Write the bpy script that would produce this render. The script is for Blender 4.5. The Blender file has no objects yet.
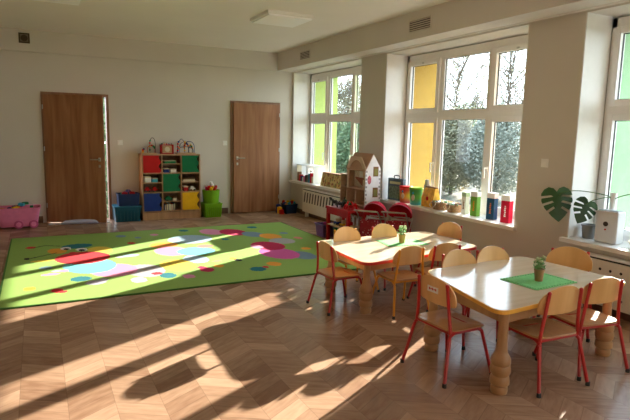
import bpy, bmesh, math, random
from mathutils import Vector, Matrix
random.seed(7)
PI = math.pi
S = bpy.context.scene
COL = S.collection

# ------------------------------------------------------------------ camera, sky, sun, exposure
cam_d = bpy.data.cameras.new('camera')
cam = bpy.data.objects.new('camera', cam_d); COL.objects.link(cam)
cam_d.sensor_width = 36.0; cam_d.lens = 538.53 * 36 / 630; cam_d.clip_start = .05; cam_d.clip_end = 300
F_ = Vector((0.454484, 0.879281, -0.14251)); R_ = Vector((0.889545, -0.456356, 0.021185)); U_ = Vector((0.046408, 0.136397, 0.989567))
cam.matrix_world = Matrix(((R_.x, U_.x, -F_.x, -4.4088), (R_.y, U_.y, -F_.y, -9.5895), (R_.z, U_.z, -F_.z, 1.5279), (0, 0, 0, 1)))
S.camera = cam
w = bpy.data.worlds.new('sky'); S.world = w; w.use_nodes = True
wn = w.node_tree.nodes; wl = w.node_tree.links
bg = wn['Background']; bg.inputs['Strength'].default_value = 6.2
tc = wn.new('ShaderNodeTexCoord'); sx = wn.new('ShaderNodeSeparateXYZ'); rp = wn.new('ShaderNodeValToRGB')
wl.new(tc.outputs['Generated'], sx.inputs[0]); wl.new(sx.outputs['Z'], rp.inputs[0]); wl.new(rp.outputs[0], bg.inputs['Color'])
rp.color_ramp.elements[0].position = 0.0; rp.color_ramp.elements[0].color = (.86, .93, 1.0, 1)
rp.color_ramp.elements[1].position = .7; rp.color_ramp.elements[1].color = (.62, .78, 1.0, 1)
sd = bpy.data.lights.new('sun', 'SUN'); sun = bpy.data.objects.new('sun', sd); COL.objects.link(sun)
sd.energy = 28; sd.color = (1.0, .90, .80); sd.angle = math.radians(.55)
SUN_AZ, SUN_EL = math.radians(27.5), math.radians(16.5)
sdir = Vector((math.cos(SUN_AZ) * math.cos(SUN_EL), math.sin(SUN_AZ) * math.cos(SUN_EL), math.sin(SUN_EL)))
sun.rotation_euler = sdir.to_track_quat('Z', 'Y').to_euler(); sun.location = (12, 5, 6)
vs = S.view_settings
S.display_settings.display_device = 'sRGB'
vs.view_transform = 'Standard'; vs.look = 'None'; vs.gamma = 1; vs.use_curve_mapping = False; vs.exposure = 0.2
S.cycles.use_denoising = True
S.cycles.max_bounces = 14; S.cycles.diffuse_bounces = 8; S.cycles.transparent_max_bounces = 24
S.cycles.caustics_reflective = False; S.cycles.caustics_refractive = False

# ------------------------------------------------------------------ materials
MATS = {}
def principled(name):
    m = bpy.data.materials.new(name); m.use_nodes = True
    return m, m.node_tree.nodes, m.node_tree.links, m.node_tree.nodes['Principled BSDF']
def mat(name, c, rough=.5, metal=0, var=.06, scale=14, bump=0.0, spec=.5):
    if name in MATS: return MATS[name]
    m, n, l, b = principled(name)
    b.inputs['Roughness'].default_value = rough; b.inputs['Metallic'].default_value = metal
    b.inputs['Specular IOR Level'].default_value = spec
    t = n.new('ShaderNodeTexCoord'); z = n.new('ShaderNodeTexNoise'); z.inputs['Scale'].default_value = scale; z.inputs['Detail'].default_value = 4
    r = n.new('ShaderNodeValToRGB')
    r.color_ramp.elements[0].position = .3; r.color_ramp.elements[1].position = .7
    r.color_ramp.elements[0].color = tuple(max(0, x * (1 - var)) for x in c) + (1,)
    r.color_ramp.elements[1].color = tuple(min(1, x * (1 + var)) for x in c) + (1,)
    l.new(t.outputs['Object'], z.inputs['Vector']); l.new(z.outputs['Fac'], r.inputs[0]); l.new(r.outputs[0], b.inputs['Base Color'])
    if bump:
        bp = n.new('ShaderNodeBump'); bp.inputs['Strength'].default_value = bump; bp.inputs['Distance'].default_value = .01
        l.new(z.outputs['Fac'], bp.inputs['Height']); l.new(bp.outputs[0], b.inputs['Normal'])
    MATS[name] = m; return m
def wood(name, c1, c2, rough=.4, axis=2, scale=1.0, wide=9.0, spec=.5):
    if name in MATS: return MATS[name]
    m, n, l, b = principled(name); b.inputs['Roughness'].default_value = rough; b.inputs['Specular IOR Level'].default_value = spec
    t = n.new('ShaderNodeTexCoord'); mp = n.new('ShaderNodeMapping')
    sc = [wide * scale] * 3; sc[axis] = .7 * scale; mp.inputs['Scale'].default_value = sc
    z = n.new('ShaderNodeTexNoise'); z.inputs['Scale'].default_value = 1.6; z.inputs['Detail'].default_value = 7; z.inputs['Distortion'].default_value = .6
    r = n.new('ShaderNodeValToRGB'); r.color_ramp.elements[0].position = .32; r.color_ramp.elements[1].position = .68
    r.color_ramp.elements[0].color = (*c1, 1); r.color_ramp.elements[1].color = (*c2, 1)
    l.new(t.outputs['Object'], mp.inputs[0]); l.new(mp.outputs[0], z.inputs['Vector']); l.new(z.outputs['Fac'], r.inputs[0]); l.new(r.outputs[0], b.inputs['Base Color'])
    MATS[name] = m; return m
def attr_mat(name, rough=.9, noise=.12, scale=260, spec=.2):
    m, n, l, b = principled(name); b.inputs['Roughness'].default_value = rough; b.inputs['Specular IOR Level'].default_value = spec
    a = n.new('ShaderNodeAttribute'); a.attribute_name = 'col'
    t = n.new('ShaderNodeTexCoord'); z = n.new('ShaderNodeTexNoise'); z.inputs['Scale'].default_value = scale
    mr = n.new('ShaderNodeMapRange'); mr.inputs[3].default_value = 1 - noise; mr.inputs[4].default_value = 1 + noise
    vm = n.new('ShaderNodeVectorMath'); vm.operation = 'SCALE'
    l.new(t.outputs['Object'], z.inputs['Vector']); l.new(z.outputs['Fac'], mr.inputs[0]); l.new(a.outputs['Color'], vm.inputs[0]); l.new(mr.outputs[0], vm.inputs['Scale'])
    l.new(vm.outputs[0], b.inputs['Base Color'])
    return m

def floor_mat():
    m, n, l, b = principled('chevron parquet')
    def M(op, a, b_=None, c=None):
        q = n.new('ShaderNodeMath'); q.operation = op
        for i, v in enumerate((a, b_, c)):
            if v is None: continue
            if isinstance(v, (int, float)): q.inputs[i].default_value = v
            else: l.new(v, q.inputs[i])
        return q.outputs[0]
    t = n.new('ShaderNodeTexCoord'); s = n.new('ShaderNodeSeparateXYZ'); l.new(t.outputs['Object'], s.inputs[0])
    X, Y = s.outputs['X'], s.outputs['Y']
    W, PW, SL = .24, .13, .60
    xc = M('DIVIDE', X, W); col = M('FLOOR', xc); fx = M('SUBTRACT', xc, col)
    par = M('FLOORED_MODULO', col, 2.0); sgn = M('SUBTRACT', M('MULTIPLY', par, 2.0), 1.0)
    off = M('MULTIPLY', M('MULTIPLY', M('SUBTRACT', fx, .5), sgn), SL * W)
    v = M('DIVIDE', M('ADD', Y, off), PW); row = M('FLOOR', v); fv = M('SUBTRACT', v, row)
    cmb = n.new('ShaderNodeCombineXYZ'); l.new(col, cmb.inputs[0]); l.new(row, cmb.inputs[1])
    wn_ = n.new('ShaderNodeTexWhiteNoise'); wn_.noise_dimensions = '2D'; l.new(cmb.outputs[0], wn_.inputs['Vector'])
    # coarse groups of planks that share a tone, as the printed boards do
    cmb2 = n.new('ShaderNodeCombineXYZ'); l.new(col, cmb2.inputs[0]); l.new(M('FLOOR', M('DIVIDE', row, 3.0)), cmb2.inputs[1])
    wn2 = n.new('ShaderNodeTexWhiteNoise'); wn2.noise_dimensions = '2D'; l.new(cmb2.outputs[0], wn2.inputs['Vector'])
    tone = M('ADD', M('MULTIPLY', wn_.outputs['Value'], .5), M('MULTIPLY', wn2.outputs['Value'], .5))
    # grain along the plank
    g = n.new('ShaderNodeCombineXYZ'); l.new(M('ADD', M('MULTIPLY', fx, .9), M('MULTIPLY', wn_.outputs['Value'], 40.0)), g.inputs[0]); l.new(M('MULTIPLY', v, 1.5), g.inputs[1])
    z = n.new('ShaderNodeTexNoise'); z.inputs['Scale'].default_value = 2.2; z.inputs['Detail'].default_value = 6; l.new(g.outputs[0], z.inputs['Vector'])
    fac = M('ADD', M('MULTIPLY', tone, .72), M('MULTIPLY', M('SUBTRACT', z.outputs['Fac'], .5), .7))
    r = n.new('ShaderNodeValToRGB'); r.color_ramp.elements[0].position = .05; r.color_ramp.elements[1].position = .8
    r.color_ramp.elements[0].color = (.255, .14, .085, 1); r.color_ramp.elements[1].color = (.52, .34, .225, 1)
    l.new(fac, r.inputs[0])
    ed = M('MINIMUM', M('MINIMUM', fv, M('SUBTRACT', 1.0, fv)), M('MULTIPLY', M('MINIMUM', fx, M('SUBTRACT', 1.0, fx)), 2.6))
    seam = n.new('ShaderNodeMapRange'); seam.inputs[1].default_value = 0; seam.inputs[2].default_value = .035; seam.inputs[3].default_value = .72; seam.inputs[4].default_value = 1
    l.new(ed, seam.inputs[0])
    vm = n.new('ShaderNodeVectorMath'); vm.operation = 'SCALE'; l.new(r.outputs[0], vm.inputs[0]); l.new(seam.outputs[0], vm.inputs['Scale']); l.new(vm.outputs[0], b.inputs['Base Color'])
    b.inputs['Roughness'].default_value = .27; b.inputs['Specular IOR Level'].default_value = .22
    return m

def glass_mat():
    m = bpy.data.materials.new('window glass'); m.use_nodes = True
    n, l = m.node_tree.nodes, m.node_tree.links; n.clear()
    o = n.new('ShaderNodeOutputMaterial'); mx = n.new('ShaderNodeMixShader'); tr = n.new('ShaderNodeBsdfTransparent'); gl = n.new('ShaderNodeBsdfGlossy')
    z = n.new('ShaderNodeTexNoise'); z.inputs['Scale'].default_value = 3
    mr = n.new('ShaderNodeMapRange'); mr.inputs[3].default_value = .012; mr.inputs[4].default_value = .022
    l.new(z.outputs['Fac'], mr.inputs[0])
    gl.inputs['Roughness'].default_value = .02; tr.inputs['Color'].default_value = (.93, .96, .95, 1)
    l.new(mr.outputs[0], mx.inputs[0]); l.new(tr.outputs[0], mx.inputs[1]); l.new(gl.outputs[0], mx.inputs[2]); l.new(mx.outputs[0], o.inputs[0])
    return m
def leaf_mat(name, c1, c2, trans=.4, rough=.6):
    m = bpy.data.materials.new(name); m.use_nodes = True
    n, l = m.node_tree.nodes, m.node_tree.links; b = n['Principled BSDF']; o = n['Material Output']
    t = n.new('ShaderNodeTexCoord'); z = n.new('ShaderNodeTexNoise'); z.inputs['Scale'].default_value = 3
    r = n.new('ShaderNodeValToRGB'); r.color_ramp.elements[0].position = .35; r.color_ramp.elements[1].position = .65
    r.color_ramp.elements[0].color = (*c1, 1); r.color_ramp.elements[1].color = (*c2, 1)
    l.new(t.outputs['Object'], z.inputs['Vector']); l.new(z.outputs['Fac'], r.inputs[0]); l.new(r.outputs[0], b.inputs['Base Color']); b.inputs['Roughness'].default_value = rough
    tl = n.new('ShaderNodeBsdfTranslucent'); l.new(r.outputs[0], tl.inputs[0]); mx = n.new('ShaderNodeMixShader'); mx.inputs[0].default_value = trans
    l.new(b.outputs[0], mx.inputs[1]); l.new(tl.outputs[0], mx.inputs[2]); l.new(mx.outputs[0], o.inputs['Surface'])
    return m

M_wall = mat('beige wall paint', (.60, .565, .515), .8, var=.02, scale=2.0)
M_ceil = mat('ceiling paint', (.79, .755, .71), .85, var=.02, scale=1.5)
M_white = mat('white paint', (.78, .77, .74), .5, var=.02)
M_pvc = mat('white window plastic', (.82, .81, .79), .35, var=.02)
M_sill = mat('white window sill', (.84, .83, .81), .35, var=.02)
M_floor = floor_mat()
M_base = wood('dark wood skirting', (.09, .04, .022), (.15, .075, .04), .5, axis=0)
M_door = wood('oak door laminate', (.23, .095, .04), (.38, .18, .085), .5, axis=2, wide=8, spec=.3)
M_doorframe = wood('oak door frame', (.20, .10, .05), (.29, .155, .085), .45, axis=2)
M_beech = wood('beech plywood', (.64, .37, .14), (.76, .48, .21), .32, axis=2, wide=5)
M_beech2 = wood('beech seat plywood', (.42, .22, .10), (.55, .31, .15), .28, axis=1, wide=6)
M_leg = wood('beech table leg', (.36, .20, .09), (.50, .31, .15), .38, axis=2, wide=4)
M_top = wood('pale birch laminate', (.64, .51, .37), (.72, .60, .45), .14, axis=0, wide=7)
M_edge_y = mat('yellow edge band', (.78, .42, .06), .35)
M_edge_r = mat('red edge band', (.55, .03, .02), .35)
M_red = mat('red lacquered tube', (.42, .012, .012), .28)
M_orange = mat('amber lacquered tube', (.72, .33, .03), .28)
M_black = mat('black plastic', (.015, .015, .016), .45)
M_rubber = mat('dark rubber', (.03, .03, .03), .7)
M_steel = mat('brushed steel', (.55, .54, .52), .3, metal=1)
M_grey = mat('grey plastic', (.22, .23, .24), .5)
M_dark = mat('dark grille', (.05, .045, .04), .6)
M_glass = glass_mat()
M_terra = mat('brown clay pot', (.30, .19, .10), .7)
M_felt = mat('green felt mat', (.20, .56, .20), .9, var=.12, scale=60, spec=.2)
def P(name, c, rough=.5, **k): return mat(name, c, rough, **{'spec': .18, **k})
C_RED = P('red plastic', (.50, .008, .008)); C_BLUE = P('blue plastic', (.012, .04, .22)); C_GREEN = P('green plastic', (.008, .17, .06))
C_YEL = P('yellow plastic', (.80, .46, .01)); C_LIME = P('lime green plastic', (.18, .42, .015)); C_PINK = P('pink plastic', (.74, .22, .40), .4)
C_MAG = P('magenta plastic', (.5, .03, .2)); C_CYAN = P('cyan plastic', (.06, .42, .6)); C_ORG = P('orange plastic', (.8, .22, .02)); C_WHITE = P('white plastic', (.8, .8, .78), .35)
C_PURP = P('purple plastic', (.16, .07, .22)); C_TEAL = P('teal plastic', (.012, .09, .14), .35); C_DBLUE = P('dark blue plastic', (.012, .03, .10), .4)
C_CREAM = P('cream paper', (.7, .62, .45), .8); C_BROWN = P('brown card', (.22, .11, .05), .8); C_NAVY = P('navy board', (.03, .05, .12), .6)
C_CRIMSON = P('crimson fabric', (.50, .014, .04), .85); C_DRED = P('dark red lacquer', (.42, .01, .015), .4)
C_TOYWOOD = wood('light toy wood', (.45, .27, .13), (.58, .38, .2), .5, axis=2)
C_SHELF = wood('alder shelf board', (.40, .22, .10), (.52, .30, .15), .45, axis=2)
C_INNER = wood('shelf back board', (.16, .09, .05), (.2, .12, .07), .6, axis=2)

# ------------------------------------------------------------------ mesh helpers
def link(name, bm, m, parent=None, smooth=False):
    me = bpy.data.meshes.new(name)
    bmesh.ops.recalc_face_normals(bm, faces=bm.faces[:])
    bm.to_mesh(me); bm.free()
    for mm in (m if isinstance(m, (list, tuple)) else [m]): me.materials.append(mm)
    if smooth:
        for p in me.polygons: p.use_smooth = True
        try: me.set_sharp_from_angle(angle=math.radians(38))
        except Exception: pass
    o = bpy.data.objects.new(name, me); COL.objects.link(o)
    if parent: o.parent = parent
    return o
def box(bm, x0, x1, y0, y1, z0, z1, bev=0, mi=0):
    t = bmesh.new(); bmesh.ops.create_cube(t, size=1)
    for v in t.verts: v.co = Vector(((x0 + x1) / 2 + v.co.x * (x1 - x0), (y0 + y1) / 2 + v.co.y * (y1 - y0), (z0 + z1) / 2 + v.co.z * (z1 - z0)))
    if bev:
        bmesh.ops.bevel(t, geom=t.edges[:], offset=bev, segments=2, affect='EDGES', profile=.6)
    merge(bm, t, mi)
def merge(bm, t, mi=0, M=None):
    vm = {}
    for v in t.verts: vm[v] = bm.verts.new(M @ v.co if M else v.co)
    for f in t.faces:
        try:
            g = bm.faces.new([vm[v] for v in f.verts]); g.material_index = mi
        except ValueError: pass
    t.free()
def lathe(bm, prof, cx=0, cy=0, z0=0, seg=24, mi=0, sx=1, sy=1):
    rings = []
    for r, z in prof:
        if r < 1e-5: rings.append([bm.verts.new((cx, cy, z0 + z))])
        else: rings.append([bm.verts.new((cx + r * sx * math.cos(2 * PI * k / seg), cy + r * sy * math.sin(2 * PI * k / seg), z0 + z)) for k in range(seg)])
    for a, b in zip(rings, rings[1:]):
        for k in range(seg):
            j = (k + 1) % seg
            if len(a) == 1 and len(b) == 1: continue
            if len(a) == 1: f = bm.faces.new((a[0], b[k], b[j]))
            elif len(b) == 1: f = bm.faces.new((a[k], a[j], b[0]))
            else: f = bm.faces.new((a[k], a[j], b[j], b[k]))
            f.material_index = mi
    for rg in (rings[0], rings[-1]):
        if len(rg) > 2:
            try: f = bm.faces.new(rg); f.material_index = mi
            except ValueError: pass
def smooth_path(pts, n=5):
    pts = [Vector(p) for p in pts]
    if len(pts) < 3: return pts
    out = []
    for i in range(len(pts) - 1):
        p0 = pts[max(i - 1, 0)]; p1 = pts[i]; p2 = pts[i + 1]; p3 = pts[min(i + 2, len(pts) - 1)]
        for k in range(n):
            t = k / n
            out.append(.5 * ((2 * p1) + (p2 - p0) * t + (2 * p0 - 5 * p1 + 4 * p2 - p3) * t * t + (3 * p1 - p0 - 3 * p2 + p3) * t ** 3))
    out.append(pts[-1]); return out
def tube(bm, pts, r, seg=8, mi=0, r2=None):
    pts = [Vector(p) for p in pts]; rings = []; up = Vector((.13, .21, .97)).normalized()
    N = len(pts)
    for i, p in enumerate(pts):
        d = (pts[min(i + 1, N - 1)] - pts[max(i - 1, 0)]).normalized()
        a = d.cross(up)
        if a.length < .05: a = d.cross(Vector((1, 0, 0)))
        a.normalize(); b = d.cross(a).normalized()
        rr = r if r2 is None else r + (r2 - r) * i / (N - 1)
        rings.append([bm.verts.new(p + a * rr * math.cos(2 * PI * k / seg) + b * rr * math.sin(2 * PI * k / seg)) for k in range(seg)])
    for A, B in zip(rings, rings[1:]):
        for k in range(seg):
            f = bm.faces.new((A[k], A[(k + 1) % seg], B[(k + 1) % seg], B[k])); f.material_index = mi
    for rg in (rings[0], rings[-1]): bm.faces.new(rg).material_index = mi
def prism(bm, poly, z0, z1, mi=0, axis='z'):
    def c(p, z): return {'z': (p[0], p[1], z), 'y': (p[0], z, p[1]), 'x': (z, p[0], p[1])}[axis]
    a = [bm.verts.new(c(p, z0)) for p in poly]; b = [bm.verts.new(c(p, z1)) for p in poly]; n = len(poly)
    bm.faces.new(a).material_index = mi; bm.faces.new(b[::-1]).material_index = mi
    for k in range(n): bm.faces.new((a[k], a[(k + 1) % n], b[(k + 1) % n], b[k])).material_index = mi
def blob(bm, c, r, mi=0, sub=1, sc=(1, 1, 1)):
    t = bmesh.new(); bmesh.ops.create_icosphere(t, subdivisions=sub, radius=1)
    for v in t.verts: v.co = Vector((c[0] + v.co.x * r * sc[0], c[1] + v.co.y * r * sc[1], c[2] + v.co.z * r * sc[2]))
    merge(bm, t, mi)
def B(): return bmesh.new()
def bx(name, m, parent, *a, **k):
    b = B(); box(b, *a, **k); return link(name, b, m, parent)
def tag(o, label, cat, group=None, kind=None):
    o['label'] = label; o['category'] = cat
    if group: o['group'] = group
    if kind: o['kind'] = kind
    return o
def empty(name, loc=(0, 0, 0), rz=0):
    o = bpy.data.objects.new(name, None); COL.objects.link(o); o.location = loc; o.rotation_euler = (0, 0, rz); o.empty_display_size = .1
    return o
def thing(name, label, cat, loc=(0, 0, 0), rz=0, group=None): return tag(empty(name, loc, rz), label, cat, group)
def struct(o, label=None):
    o['kind'] = 'structure'
    if label: o['label'] = label
    return o
def copy_tree(o, parent=None):
    c = o.copy(); COL.objects.link(c)
    if parent: c.parent = parent
    for ch in list(o.children): copy_tree(ch, c)
    return c

# ------------------------------------------------------------------ room shell
XL, YN, H = -7.4, -12.2, 2.975
ZS = .60
WINS = [(-2.49, -.06), (-5.61, -3.14), (-8.71, -6.24), (-11.81, -9.34)]
struct(bx('floor', M_floor, None, XL - .2, .95, YN - .2, .15, -.12, 0))
struct(bx('ceiling', M_ceil, None, XL - .2, .95, YN - .2, .15, H, H + .15))
struct(bx('wall_left', M_wall, None, XL - .2, XL, YN, 0, 0, H))
struct(bx('wall_front', M_wall, None, XL - .2, 0, YN - .2, YN, 0, H))
b = B()
D1, D2, DH = (-4.318, -3.324), (-1.236, -.252), 2.07
for x0, x1, z0, z1 in ((XL - .2, D1[0], 0, H), (D1[0], D1[1], DH, H), (D1[1], D2[0], 0, H), (D2[0], D2[1], DH, H), (D2[1], 0, 0, H)):
    box(b, x0, x1, 0, .15, z0, z1)
box(b, D2[0] - .1, D2[1] + .1, .15, .2, 0, DH + .1)
struct(link('wall_back', b, M_wall))
struct(bx('trim_1', M_wall, None, XL, -.33, -.05, 0, 2.655, H - .0), 'shallow beam along the top of the back wall')
b = B()
box(b, 0, .95, YN - .2, .15, 0, .55)
box(b, 0, .95, YN - .2, .15, 2.635, H)
ys = [.15] + [v for w_ in WINS for v in (w_[1], w_[0])] + [YN - .2]
for i in range(0, len(ys), 2): box(b, 0, .95, ys[i + 1], ys[i], .55, 2.635)
struct(link('wall_right', b, M_wall))
struct(bx('trim_2', M_wall, None, -.33, 0, YN, 0, 2.657, H), 'boxed beam above the windows with air grilles')
b = B(); box(b, -.055, -.045, YN, -.03, 2.648, 2.657); box(b, -.024, -.016, YN, -.03, 2.648, 2.657)
struct(link('trim_3', b, M_white), 'thin curtain rail groove along the underside of the beam')
# white painted reveals and the coloured outer reveals
for i, (y0, y1) in enumerate(WINS):
    b = B(); box(b, .002, .35, y1 - .012, y1, ZS, 2.635); box(b, .002, .35, y0, y0 + .012, ZS, 2.635)
    struct(link('trim_%d' % (4 + i), b, M_white), 'white window reveal')
    cm = [P('lime outer render', (.36, .44, .13), .8), P('yellow outer render', (.42, .26, .055), .8), P('mint outer render', (.29, .46, .27), .8), P('yellow outer render', (.90, .60, .16), .8)][i]
    b = B(); box(b, .46, .96, y1 - .02, y1, .4, 2.66); box(b, .46, .96, y0, y0 + .02, .4, 2.66)
    struct(link('trim_%d' % (8 + i), b, cm), 'brightly painted outer window reveal')
b = B()
for x0, x1 in ((XL, D1[0] - .05), (D1[1] + .05, D2[0] - .05), (D2[1] + .05, 0)): box(b, x0, x1, -.015, 0, 0, .105)
struct(link('baseboard_back', b, M_base))
struct(bx('baseboard_right', M_base, None, -.015, 0, YN, -.02, 0, .085))
struct(bx('baseboard_left', M_base, None, XL, XL + .015, YN, -.02, 0, .085))

def window(n, y0, y1):
    root = struct(empty('window_%d' % n, (.36, y1, ZS)))
    W = y1 - y0; Ht = 2.62 - ZS; x0, x1 = 0, .075
    f = B(); T1, T2 = 1.155, 1.225  # transom between
    box(f, x0, x1, -.055, -.012, 0, Ht); box(f, x0, x1, -W + .012, -W + .055, 0, Ht)
    box(f, x0, x1, -W + .012, -.012, 0, .05); box(f, x0, x1, -W + .012, -.012, Ht - .085, Ht)
    m1, m2 = .76 * W / 2.47, 1.64 * W / 2.47
    for m_ in (m1, m2): box(f, x0, x1, -m_ - .024, -m_ + .024, .05, Ht - .085)
    box(f, x0 - .006, x1, -W + .055, -.055, T1, T2)
    link('window_frame', f, M_pvc, root)
    cols = [(-.055, -m1 + .024, .060, .022), (-m1 - .024, -m2 + .024, .028, 0), (-m2 - .024, -W + .055, .060, .022)]
    for ci, (a, c_, sw, pr) in enumerate(cols):
        for (z0, z1) in ((.05, T1), (T2, Ht - .085)):
            s = B(); xo = -pr
            if a < c_: a, c_ = c_, a
            # a = far (greater y), c_ = near
            box(s, xo, .05, a - sw, a, z0, z1, .004); box(s, xo, .05, c_, c_ + sw, z0, z1, .004)
            box(s, xo, .05, c_ + sw, a - sw, z0, z0 + sw, .004); box(s, xo, .05, c_ + sw, a - sw, z1 - sw, z1, .004)
            sash = link('sash', s, M_pvc, root)
            g = B(); box(g, .03, .036, c_ + sw - .008, a - sw + .008, z0 + sw - .008, z1 - sw + .008)
            link('pane', g, M_glass, sash)
            gk = B(); k = .006; ya, yc, za, zb = a - sw, c_ + sw, z0 + sw, z1 - sw
            box(gk, .016, .03, ya - k, ya, za, zb); box(gk, .016, .03, yc, yc + k, za, zb); box(gk, .016, .03, yc, ya, zb - k, zb); box(gk, .016, .03, yc, ya, za, za + k)
            link('gasket', gk, M_black, sash)
            if z0 < .1 and ci != 1:
                h = B(); yh = (c_ + sw / 2)
                if ci == 2: yh = a - sw / 2
                box(h, xo - .012, xo, yh - .014, yh + .014, .50, .57, .003); box(h, xo - .045, xo - .012, yh - .008, yh + .008, .545, .56, .003)
                box(h, xo - .055, xo - .04, yh - .01, yh + .01, .43, .56, .004)
                link('handle', h, C_WHITE, sash)
            if z0 > 1:
                h = B(); ym = (a + c_) / 2; box(h, xo - .012, xo, ym - .02, ym + .02, z1 - .05, z1 - .03, .003)
                link('vent_latch', h, M_steel, sash)
for i, (y0, y1) in enumerate(WINS): window(i + 1, y0, y1)
for i, (y0, y1) in enumerate(WINS):
    s = B(); box(s, 0, .36, y0 + .012, y1 - .012, .552, ZS - .0004); box(s, -.055, 0, y0 - .04, min(y1 + .04, -.02), .56, ZS, .005)
    struct(link('trim_%d' % (12 + i), s, M_sill), 'white window sill board')

# doors
def door(n, x0, x1, ang, handle_right):
    root = struct(empty('door_%d' % n, (x0, 0, 0)))
    W = x1 - x0; f = B()
    box(f, 0, .04, -.02, .15, 0, DH); box(f, W - .04, W, -.02, .15, 0, DH); box(f, .04, W - .04, -.02, .15, DH - .04, DH)
    fr = link('door_frame', f, M_doorframe, root)
    LW = W - .086
    leaf = B(); box(leaf, 0, LW, -.045, 0, .012, DH - .043, .003)
    lf = link('door_leaf', leaf, M_door, root); lf.location = (.043, -.022, 0); lf.rotation_euler = (0, 0, -ang)
    hx = LW - .07 if handle_right else .07; s = -1 if handle_right else 1
    h = B(); box(h, hx - .018, hx + .018, -.053, -.045, 1.0, 1.06, .003); box(h, hx - .016, hx + .016, -.053, -.045, .90, .945, .003)
    tube(h, smooth_path([(hx, -.05, 1.03), (hx, -.09, 1.03), (hx + s * .03, -.1, 1.03), (hx + s * .13, -.1, 1.03)]), .009)
    link('handle', h, M_steel, lf, True)
    for z in (.25, 1.15, 1.8):
        q = B(); hxx = -.008 if handle_right else LW + .008
        lathe(q, [(.008, 0), (.008, .07)], hxx, -.045, z, 10); link('hinge', q, M_steel, lf)
    return root
door(1, D1[0], D1[1], math.radians(24), True)
door(2, D2[0], D2[1], 0, False)

# ------------------------------------------------------------------ outside
M_grass = mat('lawn', (.03, .035, .02), .95, var=.4, scale=4)
g = B()
for x0, x1, y0, y1 in ((.95, 70, -40, 90), (-40, .95, .16, 90)): box(g, x0, x1, y0, y1, -1.9, -1.6)
struct(link('ground', g, M_grass))
M_bark = mat('grey bark', (.16, .13, .10), .9, var=.3)
LM = [leaf_mat('olive autumn leaves', (.20, .20, .13), (.34, .32, .20), .5), leaf_mat('dull green leaves', (.10, .17, .08), (.20, .26, .13), .5), leaf_mat('silvery grey leaves', (.24, .26, .21), (.38, .40, .33), .5)]
def tree(x, y, h, r, n, mi, label, seed, low=0.15, bare=True):
    rnd = random.Random(seed)
    root = thing('leafy_tree' if n > 1500 else 'bare_tree', label, 'tree', (x, y, -1.6), 0, 'trees outside the windows')
    t = B(); ends = []
    tube(t, smooth_path([(0, 0, 0), (.08, .05, h * .25), (-.05, .1, h * .5), (0, 0, h * .8)]), .11, 8, r2=.03)
    for k in range(22 if bare else 8):
        z = h * (.25 + .6 * k / 22) if bare else h * (.2 + .07 * k); a = rnd.uniform(0, 2 * PI); L = r * rnd.uniform(.6, 1.0)
        p = Vector((0, 0, z)); q = p + Vector((math.cos(a) * L * .5, math.sin(a) * L * .5, L * .45)); e = q + Vector((math.cos(a + .3) * L * .5, math.sin(a + .3) * L * .5, L * .7))
        tube(t, smooth_path([p, q, e]), .05, 5, r2=.016); ends += [q, e]
        for _ in range(7 if bare else 2):
            s = p.lerp(e, rnd.uniform(.3, 1)) ; d = Vector((rnd.uniform(-1, 1), rnd.uniform(-1, 1), rnd.uniform(.1, 1.1))) * L * .45
            tube(t, smooth_path([s, s + d * .5 + Vector((0, 0, .08)), s + d], 3), .022, 4, r2=.009); ends.append(s + d)
            for _ in range(8 if bare else 0):
                s2 = s + d * rnd.uniform(.3, 1); d2 = Vector((rnd.uniform(-1, 1), rnd.uniform(-1, 1), rnd.uniform(-.2, 1))) * L * .22
                tube(t, [s2, s2 + d2], .012, 3, r2=.006)
    link('trunk', t, M_bark, root)
    c = B()
    for _ in range(int(n * 2.2)):
        while 1:
            p = Vector((rnd.uniform(-1, 1), rnd.uniform(-1, 1), rnd.uniform(-1, 1)))
            if p.length < 1: break
        z = h * low + (p.z + 1) / 2 * h * (1 - low)
        wv = 1 - .45 * max(0, p.z)
        q = Vector((p.x * r * wv, p.y * r * wv, z)); s = rnd.uniform(.04, .085)
        a = Vector((rnd.uniform(-1, 1), rnd.uniform(-1, 1), rnd.uniform(-1, 1))).normalized() * s; b_ = a.orthogonal().normalized() * s * .7
        c.faces.new([c.verts.new(q + a), c.verts.new(q + b_), c.verts.new(q - a), c.verts.new(q - b_)])
    o = link('foliage', c, LM[mi], root); o['kind'] = 'stuff'
# direction from the camera through window 1 and 2, kept out of the sun's corridor
trees = [
 (20.5, 13.9, 9.0, 2.5, 1100, 0, 'tall bare-branched tree against the sky behind the nearest upper pane of the middle window', 1, .3, True),
 (19.6, 17.4, 9.0, 2.5, 1100, 0, 'tall bare-branched tree against the sky behind the centre upper pane of the middle window', 3, .3, True),
 (16.2, 10.4, 4.8, 1.9, 9000, 2, 'grey-green bush tree low behind the nearest lower pane of the middle window', 2, .02, False),
 (15.2, 12.6, 4.6, 1.7, 9000, 0, 'dense olive bush tree low behind the middle window, centre', 4, .02, False),
 (14.0, 14.6, 4.8, 1.7, 9000, 2, 'pale grey-green bush tree low behind the centre lower pane of the middle window', 5, .02, False),
 (9.0, 12.0, 4.0, 1.5, 8000, 1, 'green bush seen low through the far window, nearer side', 6, .02, False),
 (9.4, 15.4, 4.3, 1.6, 8000, 1, 'green bush seen low through the far window, further side', 7, .02, False),
 (13.0, 19.8, 6.6, 2.3, 7000, 0, 'taller olive tree behind the two green bushes of the far window', 8, .1, True),
 (23.5, 20.5, 5.6, 3.2, 9000, 1, 'broad dark green tree furthest back behind the middle window', 9, .02, False),
 (-3.0, 5.5, 5.2, 1.5, 6000, 1, 'green tree seen through the gap of the ajar door', 11, .02, False),
]
for a in trees: tree(*a)

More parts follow.
